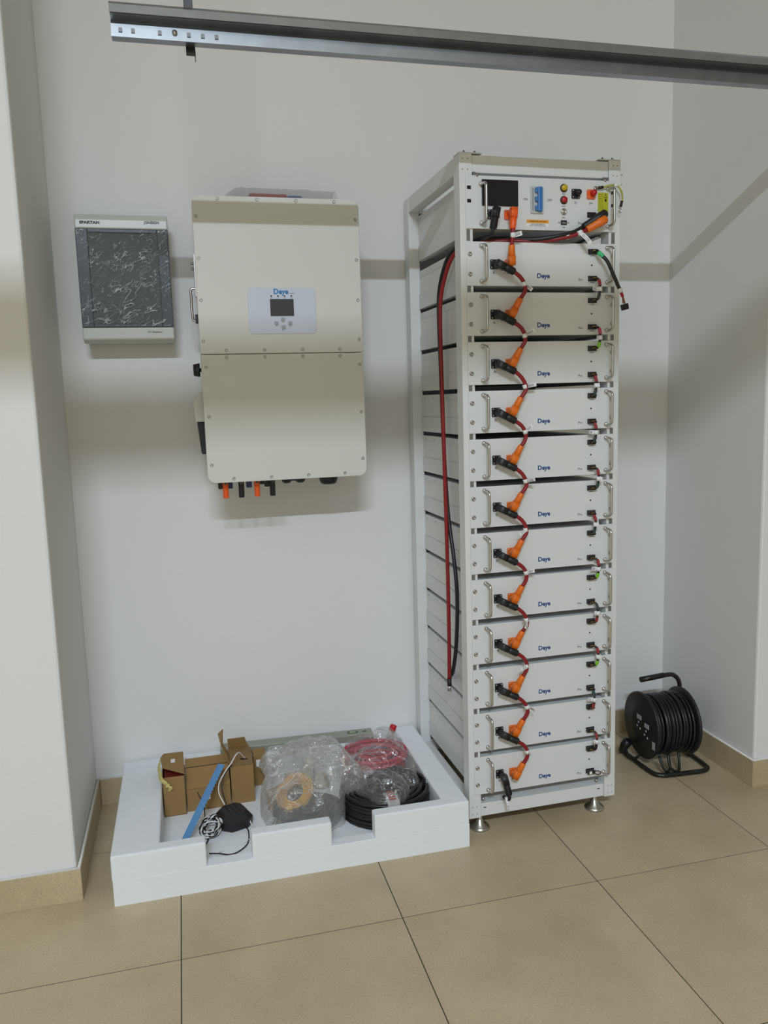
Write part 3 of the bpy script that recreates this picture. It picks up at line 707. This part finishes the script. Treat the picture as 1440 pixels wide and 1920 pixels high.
obj('cable_core', MB().tube(smooth_path([(.0885, -.040, 1.925), (.0850, -.036, 1.9120), (.0760, -.018, 1.9040), (.060, .02, 1.9010), (.052, .06, 1.8990)], 6), .0058, 10), M_rubber, t)
# ground wire
t = thing('ground_wire', 'short green and yellow ground wire with ring lugs at the top right of the rack', 'wire', (RX, RY, 0), RZ)
pts = smooth_path([(.4450, -.010, 2.0580), (.4630, -.014, 2.0600), (.4860, -.020, 2.0650), (.5060, -.021, 2.0640), (.5200, -.022, 2.0480), (.5250, -.021, 2.0250), (.5215, -.018, 2.0050)], 6)
obj('wire_core', MB().tube(pts, .0027, 8), M_gw, t)
obj('black_sleeve', MB().tube([(.4470, -.011, 2.0583), (.4630, -.014, 2.0600)], .0042, 8), M_black, t)
obj('black_sleeve', MB().tube([(.5240, -.020, 2.0200), (.5213, -.018, 2.0030)], .0042, 8), M_black, t)
obj('paper_tag', MB().tube([(.4960, -.021, 2.0660), (.5070, -.0215, 2.0635)], .0050, 8), M_tag, t)
obj('ring_lug', MB().lathe([(.0068, 0), (.0068, .0018), (.0030, .0035), (0, .0035)], FR(.4420, -.0045, 2.0577), 14), M_screw, t)
ring = [(.5190+.0050*math.sin(a), -.018, 1.9920+.0066*math.cos(a)) for a in [2*PI*q/16 for q in range(16)]]
obj('ring_lug', MB().tube(ring, .0014, 6, closed=True).tube([(.5213, -.018, 2.0040), (.5200, -.018, 1.9980)], .0020, 6), M_steel, t)
# comm leads
styles = [(M_redslv, M_greenwire, 0), (M_magenta, M_lime, 1), (M_redslv, M_greenwire, 2), (M_redslv, M_greenwire, 2), (M_redslv, M_greenwire, 0), (M_redslv, M_greenwire, 2), (M_redslv, M_lime, 1), (M_greenwire, M_redslv, 0), (M_redslv, M_lime, 1), (M_greenwire, M_redslv, 2), (M_redslv, M_rubber, 0)]
def plug_block(t, x, z):
    o = obj('data_plug', MB().box(x-.012, x+.012, -.016, -.0065, z-.0065, z+.0065), M_black, t, .001)
    wr = MB()
    for q in range(2): wr.tube(smooth_path([(x-.004+q*.005, -.0165, z-.002+q*.002), (x, -.020-.001*q, z+.001+.001*q), (x+.008, -.021, z-.001), (x+.011, -.0225, z-.003)], 3), .00045, 5)
    obj('loose_wires', wr, M_yelcab, o)
for k in range(11):
    t = thing('data_lead', 'short %s data lead down the right side, %s module to the one beneath' % ({0: 'black and red', 1: 'red and green', 2: 'dark'}[styles[k][2]], ordw[k]), 'cable', (RX, RY, tops[k]), RZ, 'data leads between battery modules')
    ma, mb2, st = styles[k]
    plug_block(t, .4300, -.1050); plug_block(t, .4300, -.0240-PITCH)
    bx = [.4430, .4450, .4330][st]
    P_ = smooth_path([(.4390, -.0215, -.1060), (bx, -.026, -.1120), (bx+.002, -.029, -.1240), (bx+.002, -.030, -.1400), (bx, -.029, -.1560), (bx-.001, -.026, -.1660), (.4380, -.0215, -.1720)], 6)
    n_ = len(P_)
    obj('lead_core', MB().tube(P_, .0040, 8), M_rubber, t)
    obj('upper_sleeve', MB().tube(P_[5:int(n_*.42)], .0050, 8), ma, t); obj('lower_sleeve', MB().tube(P_[int(n_*.64):n_-4], .0050, 8), mb2, t)
    tagflag(t, (bx+.002, -.0298, -.1400), (0, 0, 1), [(-1, -.15, .1), (-.8, -.4, 0), (.6, -.6, .1)][k % 3] if k != 4 else (1, -.15, -.1), .020 if k % 3 == 0 else .008, .012)
t = thing('dangling_data_lead', 'long black data lead with green band hanging diagonally past the right rack post', 'cable', (RX, RY, tops[0]), RZ)
plug_block(t, .4300, -.0240)
P_ = smooth_path([(.4370, -.0215, -.0230), (.4440, -.030, -.0340), (.4620, -.040, -.0560), (.4770, -.044, -.0870), (.4930, -.046, -.1220), (.5040, -.046, -.1440)], 6)
obj('lead_core', MB().tube(P_, .0056, 10), M_rubber, t)
obj('green_band', MB().tube(P_[4:10], .0066, 10), M_green, t)
obj('paper_tag', MB().tube([(.5020, -.046, -.1400), (.5075, -.046, -.1520)], .0074, 10), M_tag, t)
obj('red_sleeve', MB().tube([(.5075, -.046, -.1500), (.5145, -.046, -.1650)], .0050, 8), M_redbtn, t)
wr = MB()
for q in range(4): wr.tube([(.5135+.001*q, -.046, -.1640), (.5170+.0030*q-.002, -.046, -.1860)], .0011, 5)
obj('bare_wires', wr, mat('brown_wire', (.3, .1, .03), .5), t)
obj('connector', MB().prism([(-.011, -.010), (.011, -.010), (.012, .008), (-.012, .008)], .010, FR(.5215, -.041, -.1950) @ Matrix.Rotation(.25, 4, 'Z')), M_black, t, .001)
t = thing('terminating_plug', 'small black terminating plug with a wire loop in the lowest data port', 'plug', (RX, RY, tops[11]), RZ)
obj('plug_body', MB().box(.4200, .4460, -.020, -.0065, -.1120, -.0990), M_black, t, .002)
obj('white_label', MB().box(.4240, .4330, -.0206, -.0200, -.1100, -.1010), M_tag, t)
obj('wire_loop', MB().tube(smooth_path([(.446, -.015, -.103), (.458, -.018, -.104), (.466, -.020, -.110), (.460, -.020, -.115), (.448, -.018, -.113), (.446, -.014, -.110)], 5), .0016, 6), M_rubber, t)

# ------------------------------------------------------------ foam tray
FX0, FX1, FY0, FY1 = .102, 1.197, -.656, -.013
def stepblock(xs, ys, hts, z0, bev=0, ztop=0):
    """hts[j][i] top height of cell i,j or None"""
    mb = MB(); nx, ny = len(xs)-1, len(ys)-1
    def h(i, j): return hts[j][i] if 0 <= i < nx and 0 <= j < ny else None
    for j in range(ny):
        for i in range(nx):
            t = h(i, j)
            if t is None: continue
            x0, x1, y0, y1 = xs[i], xs[i+1], ys[j], ys[j+1]
            mb.add([(x0, y0, t), (x1, y0, t), (x1, y1, t), (x0, y1, t)], [(0, 1, 2, 3)])
            mb.add([(x0, y0, z0), (x1, y0, z0), (x1, y1, z0), (x0, y1, z0)], [(3, 2, 1, 0)])
            for (a, b, i2, j2) in (((x0, y0), (x1, y0), i, j-1), ((x1, y0), (x1, y1), i+1, j), ((x1, y1), (x0, y1), i, j+1), ((x0, y1), (x0, y0), i-1, j)):
                o = h(i2, j2); lo = z0 if o is None else o
                if lo < t-1e-6: mb.add([(*a, lo), (*b, lo), (*b, t), (*a, t)], [(0, 1, 2, 3)])
    me = mb.mesh('step'); bm = bmesh.new(); bm.from_mesh(me); bmesh.ops.remove_doubles(bm, verts=bm.verts, dist=1e-5); bmesh.ops.recalc_face_normals(bm, faces=bm.faces)
    if bev:
        bm.normal_update()
        es = [e for e in bm.edges if len(e.link_faces) == 2 and e.calc_face_angle(0) > .8 and (e.verts[0].co.z+e.verts[1].co.z)/2 > ztop]
        bmesh.ops.bevel(bm, geom=es, offset=bev, segments=3, affect='EDGES', profile=.6)
    bm.to_mesh(me); bm.free()
    return me
tray = thing('foam_tray', 'large white foam packing tray on the floor with notched front wall', 'foam tray', (0, 0, 0))
xs = [FX0, .240, .372, .506, .750, .885, 1.115, FX1]; ys = [FY0, -.612, -.100, FY1]
b1, cv = .0785, .0600
obj('base_slab', stepblock([FX0+.002, .240, 1.115, FX1], ys, [[b1]*3, [b1, cv, b1], [b1]*3], 0, .003, .03), M_foam, tray)
T = .155; N = None
obj('rim', stepblock(xs, ys, [[T, T, N, T, N, T, T], [T, N, N, N, N, N, T], [T, T, T, T, T, T, T]], b1+.0003, .007, b1+.01), M_foam, tray)

# ------------------------------------------------------------ spirit level
lv = thing('spirit_level', 'grey metal spirit level lying along the back of the foam tray', 'spirit level', (.445, -.045, .1555), -.055)
LL = .57
obj('bar', MB().box(0, LL, -.030, .022, 0, .028), M_level, lv, .002)
o = obj('bubble_vial', MB().lathe([(.020, 0), (.020, .0012), (.016, .0016), (.016, .0004), (0, .0004)], Matrix.Translation((LL-.075, -.004, .028)) @ Matrix.Diagonal((1.1, .6, 1, 1)), 24), mat('vial_rim', (.12, .14, .10), .3), lv)
obj('vial_glass', MB().lathe([(.014, 0), (.010, .002), (0, .0025)], Matrix.Translation((LL-.075, -.004, .0283)) @ Matrix.Diagonal((1.1, .6, 1, 1)), 20), mat('vial_glass', (.35, .42, .22), .1), lv)
obj('hanging_hole', MB().lathe([(.008, 0), (.006, .0006), (0, .0006)], Matrix.Translation((LL-.030, -.004, .0278)) @ Matrix.Diagonal((1.2, .6, 1, 1)), 16), M_hole, lv)

# ------------------------------------------------------------ cardboard boxes
def panelquad(mb, pts, n, th=.002):
    a = [Vector(p) for p in pts]; nn = Vector(n).normalized()*th
    k = len(a)
    mb.add(a+[p+nn for p in a], [tuple(range(k)), tuple(reversed(range(k, 2*k)))]+[(i, (i+1) % k, k+(i+1) % k, k+i) for i in range(k)])
CZ = cv+.0006
tb1 = thing('cardboard_box', 'upright cardboard box with yellow ribbon on its open lid, left in the tray', 'cardboard box', (.2430, -.285, CZ), .02)
w1, d1, h1 = .073, .17, .138
mb = MB().box(0, w1, 0, d1, 0, .002).box(0, w1, 0, .002, 0, h1).box(0, w1, d1-.002, d1, 0, h1+.01).box(0, .002, 0, d1, 0, h1).box(w1-.002, w1, 0, d1, 0, h1)
obj('carton_walls', mb, M_card, tb1)
mb = MB(); panelquad(mb, [(.002, .048, h1+.014), (w1-.0, .004, h1+.003), (w1, d1, h1+.010), (.006, d1+.004, h1+.010), (-.006, d1-.03, h1+.010)], (0, 0, 1)); ld = obj('lid_flap', mb, M_card, tb1)
obj('paper_sticker', MB().box(.030, .044, .085, .112, h1+.0135, h1+.0150), M_tag, ld)
obj('contents', MB().box(.006, w1-.006, .01, .10, .05, h1-.004), mat('dark_red_goods', (.16, .015, .012), .5), tb1, .004)
rbm = MB(); rp = smooth_path([(-.006, d1-.03, h1+.008), (-.010, .10, h1+.006), (-.009, .05, h1+.004), (-.003, .0, h1-.004), (.010, -.008, h1-.014), (.018, -.010, h1-.024), (.026, -.010, h1-.042)], 5)
rv = []
for q, p_ in enumerate(rp):
    w_ = .008+.005*noise.noise(Vector((q*.55, 2, 1))); a_ = .9+1.1*noise.noise(Vector((q*.4, 7, 3)))
    e_ = Vector((math.cos(a_), -.4, math.sin(a_)))*w_; f__ = Vector((0, -.003-.002*math.sin(q), .002)); rv += [p_-e_, p_+f__, p_+e_]
rbm.add(rv, [(q*3+k_, q*3+k_+1, q*3+k_+4, q*3+k_+3) for q in range(len(rp)-1) for k_ in range(2)])
ro = obj('ribbon', rbm, M_tape, tb1); sd_ = ro.modifiers.new('thick', 'SOLIDIFY'); sd_.thickness = .0008
tb2 = thing('cardboard_carton', 'low cardboard carton with a raised lid between the two upright boxes', 'cardboard box', (.3190, -.272, CZ), .010)
w2, d2, h2 = .146, .13, .078
obj('carton_body', MB().box(0, w2, 0, d2, 0, h2), M_card, tb2, .001)
mb = MB(); panelquad(mb, [(0, .004, h2), (w2, .004, h2), (w2, .070, h2+.046), (0, .070, h2+.046)], (0, -.5, .8)); obj('front_flap', mb, M_card, tb2)
mb = MB(); panelquad(mb, [(0, .072, h2+.048), (w2, .072, h2+.048), (w2, .120, h2+.058), (0, .120, h2+.058)], (0, -.2, .9)); panelquad(mb, [(0, .120, h2), (w2, .120, h2), (w2, .122, h2+.058), (0, .122, h2+.058)], (0, -1, 0)); panelquad(mb, [(0, .006, h2), (0, .12, h2), (0, .12, h2+.056), (0, .072, h2+.046)], (1, 0, 0)); panelquad(mb, [(w2-.002, .006, h2), (w2-.002, .12, h2), (w2-.002, .12, h2+.056), (w2-.002, .072, h2+.046)], (1, 0, 0)); obj('raised_lid', mb, M_card, tb2)
obj('paper_sticker', MB().box(.060, .078, -.0008, 0, .036, .058), M_tag, tb2)
tb3 = thing('punctured_cardboard_box', 'upright cardboard box with oval hole and standing flaps, right of the carton', 'cardboard box', (.4690, -.263, CZ), .0)
w3, d3, h3 = .079, .150, .138
obj('carton_walls', MB().box(0, w3, 0, d3, 0, h3-.002), M_card, tb3, .001)
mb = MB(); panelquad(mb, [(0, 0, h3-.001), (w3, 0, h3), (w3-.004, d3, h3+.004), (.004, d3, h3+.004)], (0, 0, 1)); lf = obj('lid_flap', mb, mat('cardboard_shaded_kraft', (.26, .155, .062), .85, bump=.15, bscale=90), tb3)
obj('oval_hole', MB().lathe([(.013, 0), (0, .0003)], Matrix.Translation((.052, .045, h3+.0030)) @ Matrix.Diagonal((1.25, .9, 1, 1)), 20), M_hole, lf)
mb = MB(); panelquad(mb, [(.002, d3, h3), (w3-.006, d3, h3), (w3-.018, d3-.02, h3+.046), (0, d3-.02, h3+.046)], (0, -1, 0)); obj('back_flap', mb, M_card, tb3)
mb = MB(); panelquad(mb, [(0, .002, h3), (0, d3*.75, h3), (-.020, d3*.62, h3+.048), (-.024, .06, h3+.048)], (1, 0, 0)); panelquad(mb, [(-.024, .062, h3+.046), (-.020, d3*.62, h3+.046), (-.016, d3*.62, h3+.100), (-.034, .075, h3+.092)], (1, 0, 0)); obj('side_flap', mb, M_card, tb3)
t = thing('small_cardboard_box', 'small kraft box with white sticker tucked behind the punctured box', 'cardboard box', (.556, -.150, CZ))
obj('carton_body', MB().box(0, .045, 0, .06, 0, .115), M_card, t, .001); obj('paper_sticker', MB().box(.010, .024, -.001, 0, .072, .098), M_tag, t)

# ------------------------------------------------------------ blue toothed strip, adapter and wires
bs = thing('blue_toothed_strip', 'long blue toothed plastic strip leaning from the tray floor onto the carton', 'plastic strip', (0, 0, 0))
a = Vector((.287, -.545, CZ+.004)); b = Vector((.440, -.290, .222)); d = (b-a).normalized(); side = Vector((1, -.45, 0)); side = (side-d*side.dot(d)).normalized(); nn = side.cross(d).normalized()
if nn.y > 0: nn = -nn
Lb = (b-a).length; mb = MB()
Ms = Matrix((side, d, side.cross(d))).transposed().to_4x4(); Ms.translation = a
poly = [(-.012, 0), (.010, 0)]
for q in range(26):
    y = Lb*(q+.2)/26; poly += [(.010, y), (.0135, y+Lb*.008), (.010, y+Lb*.020)]
poly += [(.010, Lb), (-.012, Lb)]
mb.prism(poly, .003, Ms); obj('strip', mb, M_sawblue, bs)
mb = MB()
for xo in (-.009, -.002, .005): mb.prism([(xo-.0012, .002), (xo+.0012, .002), (xo+.0012, Lb-.004), (xo-.0012, Lb-.004)], .0018, Ms @ Matrix.Translation((0, 0, .003)))
obj('ridge', mb, M_sawblue, bs)
ad = thing('power_adapter', 'black angular power adapter with chamfered corners beside the twisted wire bundle', 'adapter', (.465, -.395, CZ), .35)
poly = [(-.052, -.028), (-.030, -.056), (.030, -.058), (.052, -.040), (.054, .028), (.034, .054), (-.030, .056), (-.054, .034)]
mb = MB()
n = len(poly); vs = [(x*.95, y*.95, 0) for x, y in poly]+[(x, y, .030) for x, y in poly]+[(x*.66, y*.66, .052) for x, y in poly]
mb.add(vs, [tuple(reversed(range(n))), tuple(range(2*n, 3*n))]+[(i, (i+1) % n, n+(i+1) % n, n+i) for i in range(n)]+[(n+i, n+(i+1) % n, 2*n+(i+1) % n, 2*n+i) for i in range(n)])
obj('casing', mb, M_black, ad, .003)
mb = MB()
for x in (-.015, .0, .015): mb.box(x-.001, x+.001, -.03, .03, .052, .0535)
obj('top_ribs', mb, M_black, ad)
t = thing('twisted_wire_bundle', 'bundle of twisted black and white wire in front of the black adapter', 'wire bundle', (.392, -.440, CZ+.010), -.25)
for nm, mt, ph in (('white_strand', M_whcab, 0), ('black_strand', M_rubber, PI)):
    pts = []
    N_ = 600
    for i in range(N_):
        u = i/N_; a = u*2*PI*9.5; e = 1+.22*math.sin(u*9+.5)
        cx = .024*e*math.cos(a)+.004*math.sin(u*31); cy = .054*(1+.12*math.sin(u*13))*math.sin(a)+.01*math.sin(u*5)
        cz = .004+.022*u+.007*math.sin(a*1.5+u*7)**2
        tw = u*2*PI*60+ph
        pts.append((cx+.0026*math.cos(tw), cy+.0026*math.cos(tw), cz+.0026*math.sin(tw)))
    obj(nm, MB().tube(pts, .0025, 6), mt, t)
obj('tie_band', MB().tube([(.030*math.cos(q), .004*math.sin(q*2), .014+.018*math.sin(q)) for q in [2*PI*k/20 for k in range(20)]], .0022, 6, closed=True), M_whcab, t)
def wire(name, label, mt, pts, r=.0021):
    o = obj(name, MB().tube(smooth_path(pts, 7), r, 7), mt); return tag(o, label, 'wire')
wire('white_wire', 'white wire rising from the adapter into the oval hole of the box', M_whcab, [(.4400, -.3650, CZ+.055), (.4250, -.340, .145), (.4280, -.325, .175), (.4500, -.310, .205), (.4720, -.300, .228), (.4900, -.280, .246), (.5040, -.250, .238), (.5210, -.222, .205), (.5225, -.219, .2035)])
wire('black_wire', 'black wire running beside the white one from adapter towards the box', M_rubber, [(.4460, -.3640, CZ+.055), (.4360, -.335, .150), (.4400, -.318, .178), (.4580, -.300, .205), (.4740, -.285, .2150)])
wire('black_wire', 'black wire curving over the tray floor out into the left notch', M_rubber, [(.500, -.440, CZ+.012), (.508, -.470, CZ+.003), (.500, -.535, CZ+.0025), (.470, -.575, CZ+.0025), (.440, -.585, CZ+.0028), (.410, -.570, CZ+.0028), (.380, -.560, CZ+.0028)])
wire('white_wire', 'white wire curling over the tray floor beside the left notch', M_whcab, [(.516, -.425, CZ+.02), (.522, -.455, CZ+.004), (.510, -.510, CZ+.0025), (.470, -.540, CZ+.0025), (.430, -.555, CZ+.0025), (.405, -.570, CZ+.0080)])
wire('black_wire', 'stiff black wire standing up against the carton beside the blue strip', M_rubber, [(.372, -.400, CZ+.026), (.374, -.370, .105), (.368, -.350, .130), (.355, -.330, .155)], .0018)
wire('black_wire', 'short black wire curving from the bundle towards the front foam wall', M_rubber, [(.385, -.470, CZ+.018), (.375, -.500, CZ+.006), (.355, -.520, CZ+.0025), (.340, -.545, CZ+.0025)])

# ------------------------------------------------------------ coils and plastic bags
def coil(name, label, cat, loc, R_, turns, r, mt, wob=.006, hgt=.03, tilt=(0, 0, 0), sy=1.0, tape=None):
    pts = []; n = int(turns*26); rnd = random.Random(hash(name) % 1000 if 0 else len(name)*7)
    rs = []
    for i in range(n):
        u = i/n; a = 2*PI*turns*u
        lay = int(turns*u); rad = R_-((lay*37) % 5)*r*1.9*(1 if turns < 20 else 1.5)+wob*.35*math.sin(a*.37+lay)
        z = r+((lay*53) % 7)/7*hgt+.002*math.sin(a*1.3)
        pts.append((rad*math.cos(a), rad*sy*math.sin(a), z))
    t = thing(name, label, cat, loc); t.rotation_euler = tilt
    obj('cable_turns', MB().tube(pts, r, 8), mt, t)
    return t
cbk = coil('black_cable_coil', 'coil of thick black cable with printed tape bands, right of the tray', 'cable coil', (.970, -.440, CZ), .146, 34, .0070, M_rubber, hgt=.082)
for a in (-1.62, 2.0):
    mb = MB(); ca, sa = math.cos(a), math.sin(a); vs = []
    ring_ = [(.085, .000), (.160, .000), (.166, .030), (.162, .092), (.120, .101), (.085, .094), (.078, .03)]
    for off in (-.020, -.007, .007, .020):
        for r_, z_ in ring_: vs.append((r_*ca-off*sa, r_*sa+off*ca, z_+.0005))
    k = len(ring_)
    mb.add(vs, [(q*k+i, q*k+(i+1) % k, (q+1)*k+(i+1) % k, (q+1)*k+i) for q in range(3) for i in range(k)], False)
    o = obj('tape_band', mb, M_packtape, cbk)
    pr = MB()
    for q in range(4):
        r_ = .095+q*.017; c_ = Vector((r_*ca, r_*sa, .1020)); e1 = Vector((ca, sa, 0))*.005; e2 = Vector((-sa, ca, 0))*.011
        panelquad(pr, [c_-e1-e2, c_+e1*.4-e2, c_+e1*.4+e2, c_-e1+e2], (0, 0, 1), .0006)
    obj('tape_print', pr, M_redprint, o)
crd = coil('red_cable_coil', 'coil of red cable inside the right-hand clear bag behind the black coil', 'cable coil', (.985, -.235, CZ+.004), .118, 14, .0065, M_bagred, hgt=.115, sy=.85)
cye = coil('yellow_cable_coil', 'small coil of yellow cable tilted inside the left-hand clear bag', 'cable coil', (.672, -.395, .135), .066, 9, .0040, M_yelcab, hgt=.016, wob=.004, tilt=(.45, -.55, .6), sy=.8)
cdk = coil('dark_cable_coil', 'dark grey cables coiled at the bottom of the left-hand bag', 'cable coil', (.705, -.445, CZ), .108, 20, .0075, mat('dark_grey_cable', (.022, .026, .030), .4), hgt=.045, sy=.80)
t = thing('bagged_cardboard_box', 'small kraft box tilted inside the left-hand clear bag', 'cardboard box', (.628, -.352, CZ+.004), .55)
obj('carton_body', MB().box(-.035, .035, -.03, .03, 0, .07), M_card, t, .001); obj('opening_slit', MB().box(-.030, .030, -.0306, -.030, .034, .036), M_hole, t)
t = thing('bagged_white_parts', 'pale plastic fittings bunched in the back of the left-hand clear bag', 'parts', (.735, -.200, CZ))
for i, (x, y, z, r_, h_) in enumerate(((0, 0, 0, .034, .055), (.055, -.02, 0, .030, .045), (-.050, .02, 0, .028, .05), (.02, .05, 0, .024, .075))):
    obj('fitting', MB().lathe([(r_, 0), (r_*1.05, h_*.3), (r_*.8, h_*.5), (r_*.8, h_*.9), (r_*.5, h_)], Matrix.Translation((x, y, z)), 12), mat('ivory_plastic', (.5, .48, .38), .5), t)
t = thing('red_bottle_cap', 'small red cap poking up at the back of the right-hand clear bag', 'cap', (1.075, -.110, .1562))
obj('cap', MB().lathe([(.012, .030), (.013, .032), (.013, .050), (.011, .053), (0, .053)], Matrix.Rotation(.35, 4, 'Y'), 16), M_redcap, t)
obj('neck', MB().lathe([(.016, 0.004), (.012, .014), (.010, .030)], Matrix.Rotation(.35, 4, 'Y'), 14), mat('clear_plastic_neck', (.6, .6, .58), .3), t)

def bag(name, label, cx, cy, rx, ry, hgt, seed, lobes, floorz, mt=None, N1=110, N2=46):
    """crumpled closed film bag: dome with folds"""
    mb = MB(); vs = []
    for j in range(N2+1):
        v = j/N2
        for i in range(N1):
            a = 2*PI*i/N1
            rad = 1+.12*math.sin(a*lobes+seed)+.07*math.sin(a*(lobes*2+1)+seed*2)+.03*math.sin(a*11+seed*3)
            k = math.sin(v*PI/2)**.75
            x = cx+rx*rad*k*math.cos(a); y = cy+ry*rad*k*math.sin(a)
            z = floorz+hgt*max(0, math.cos(v*PI/2))**.55
            p = Vector((x*10, y*10, seed)); q1 = noise.noise(p*.8); r1 = abs(noise.noise(Vector((p.x*1.1+p.y*1.3, p.y*.5-p.x*.9, seed))+Vector((3, 1, 0)))); r2 = abs(noise.noise(Vector((p.x*5.5+p.y*3, p.y*3, 7))))
            fade = math.sin(min(1, (1-v)*3.0)*PI/2)
            z += fade*(.055*q1+.020*(1-min(1, r1*3))+.004*(1-min(1, r2*3)))
            x += .006*noise.noise(p*3+Vector((9, 0, 0))); y += .006*noise.noise(p*3+Vector((0, 9, 0)))
            if z < .162: x = min(max(x, .612 if y > -.27 and y < -.08 else .52), 1.109); y = min(max(y, -.604), -.106)
            vs.append((x, y, max(floorz+.0012, z)))
    fs = [(j*N1+i, j*N1+(i+1) % N1, (j+1)*N1+(i+1) % N1, (j+1)*N1+i) for j in range(N2) for i in range(N1)]
    mb.add(vs, fs, False)
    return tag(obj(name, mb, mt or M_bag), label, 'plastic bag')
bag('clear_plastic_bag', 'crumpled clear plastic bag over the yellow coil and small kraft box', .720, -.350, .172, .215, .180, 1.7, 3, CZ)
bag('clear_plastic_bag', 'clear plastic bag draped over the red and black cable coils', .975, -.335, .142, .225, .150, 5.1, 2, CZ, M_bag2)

# ------------------------------------------------------------ cable reel
reel = thing('cable_reel', 'black extension cable reel on a tubular stand in the right corner', 'cable reel', (2.125, -.300, 0), -.03)
XL, XR, RZc, RR = -.095, .088, .158, .128
def disc(x0, x1, r): return [(0, x0), (r*.97, x0), (r, x0+.002), (r, x1-.002), (r*.97, x1), (0, x1)]
Mx = xform((1, 0, 0), (0, 0, 1), (0, 0, RZc))
f1 = obj('flange', MB().lathe([(0, XL-.004), (.05, XL-.006), (.080, XL-.003), (.083, XL), (RR-.008, XL), (RR, XL+.003), (RR, XL+.010), (RR-.01, XL+.012), (0, XL+.012)], Mx, 44), M_black, reel)
f2 = obj('flange', MB().lathe([(0, XR-.010), (RR-.006, XR-.010), (RR+.002, XR-.006), (RR+.002, XR), (RR-.008, XR+.002), (0, XR+.004)], Mx, 44), M_black, reel)
obj('hub', MB().lathe([(.075, XL+.011), (.075, XR-.009)], Mx, 28), M_black, reel)
pts = []; tn = 30; rr2 = random.Random(3)
for i in range(tn*24):
    u = i/24; lay = 0 if u < 15 else 1; q = (u % 15)/15; q = q if lay == 0 else 1-q
    x = XL+.022+(XR-XL-.042)*q+.004*math.sin(u*2.1); rad = .098+.011*lay+.003*math.sin(u*1.7)+.002*math.sin(u*5.3)
    a = 2*PI*u; sag = 1+.05*max(0, -math.sin(a))*(.5+.5*math.sin(u*.9))
    pts.append((x, rad*math.cos(a)*1.0, RZc+rad*math.sin(a)*sag))
obj('cable_turns', MB().tube(pts, .0052, 7), M_rubber, reel)
# slack loops under the drum
obj('slack_loop', MB().tube(smooth_path([(-.03, -.09, .07), (-.035, -.11, .035), (-.02, -.12, .016), (0, -.118, .014), (.012, -.10, .035), (.02, -.08, .07)], 6), .005, 7).tube(smooth_path([(-.07, -.095, .07), (-.065, -.118, .030), (-.045, -.120, .016), (-.03, -.105, .030), (-.025, -.085, .06)], 6), .005, 7), M_rubber, reel)
fp = [(-.085, .075, .075), (-.108, .105, .030), (-.112, .115, .012), (-.110, .10, .0095), (-.108, -.02, .0095), (-.100, -.105, .0095), (-.080, -.128, .0095), (-.055, -.134, .0095), (.060, -.138, .0095), (.095, -.136, .0095), (.118, -.122, .0095), (.124, -.095, .0095), (.126, .02, .0095), (.124, .075, .012), (.122, .088, .03), (.118, .080, .15), (.116, .070, .24), (.108, .062, .290), (.085, .060, .318), (.050, .058, .325), (-.065, .050, .320)]
obj('stand_tube', MB().tube(smooth_path(fp, 5), .0088, 10), mat('black_painted_tube', (.012, .012, .013), .3), reel)
obj('grip', MB().tube([(.035, .0575, .325), (-.067, .050, .320)], .0108, 12), M_rubber, reel)
def on_flange(nm, y, z, r=None, wh=None, mt=M_tag, par=f1):
    if r: return obj(nm, MB().lathe([(r, 0), (0, .0015)], xform((-1, 0, 0), (0, 1, 0), (XL-.0065, y, RZc+z)), 12), mt, par)
    return obj(nm, MB().box(XL-.0078, XL-.006, y-wh[0]/2, y+wh[0]/2, RZc+z-wh[1]/2, RZc+z+wh[1]/2), mt, par)
M_pale = mat('pale_socket_plastic', (.45, .46, .46), .5)
on_flange('socket_label', -.002, .034, wh=(.030, .017), mt=M_pale); on_flange('socket_label', -.058, .018, wh=(.030, .017), mt=M_pale)
for y, z in ((.002, .012), (.012, -.006), (-.010, -.010), (-.052, -.004), (-.042, -.022), (-.062, -.028)): on_flange('socket_pin', y, z, r=.0055, mt=M_pale)
obj('rim_sticker', MB().box(XL-.001, XL+.0, -.106, -.088, RZc-.060, RZc-.030), M_pale, f1)
pl_ = obj('mains_plug', MB().lathe([(.010, 0), (.018, .004), (.018, .03), (.012, .045), (.006, .06)], xform((-.3, .25, -.6), (0, 1, 0), (-.118, .045, .080)), 14), M_rubber, reel)
obj('plug_cord', MB().tube(smooth_path([(-.112, .05, .075), (-.128, .045, .055), (-.135, .02, .035), (-.120, -.01, .030), (-.108, -.02, .045)], 6), .005, 7), M_rubber, reel)
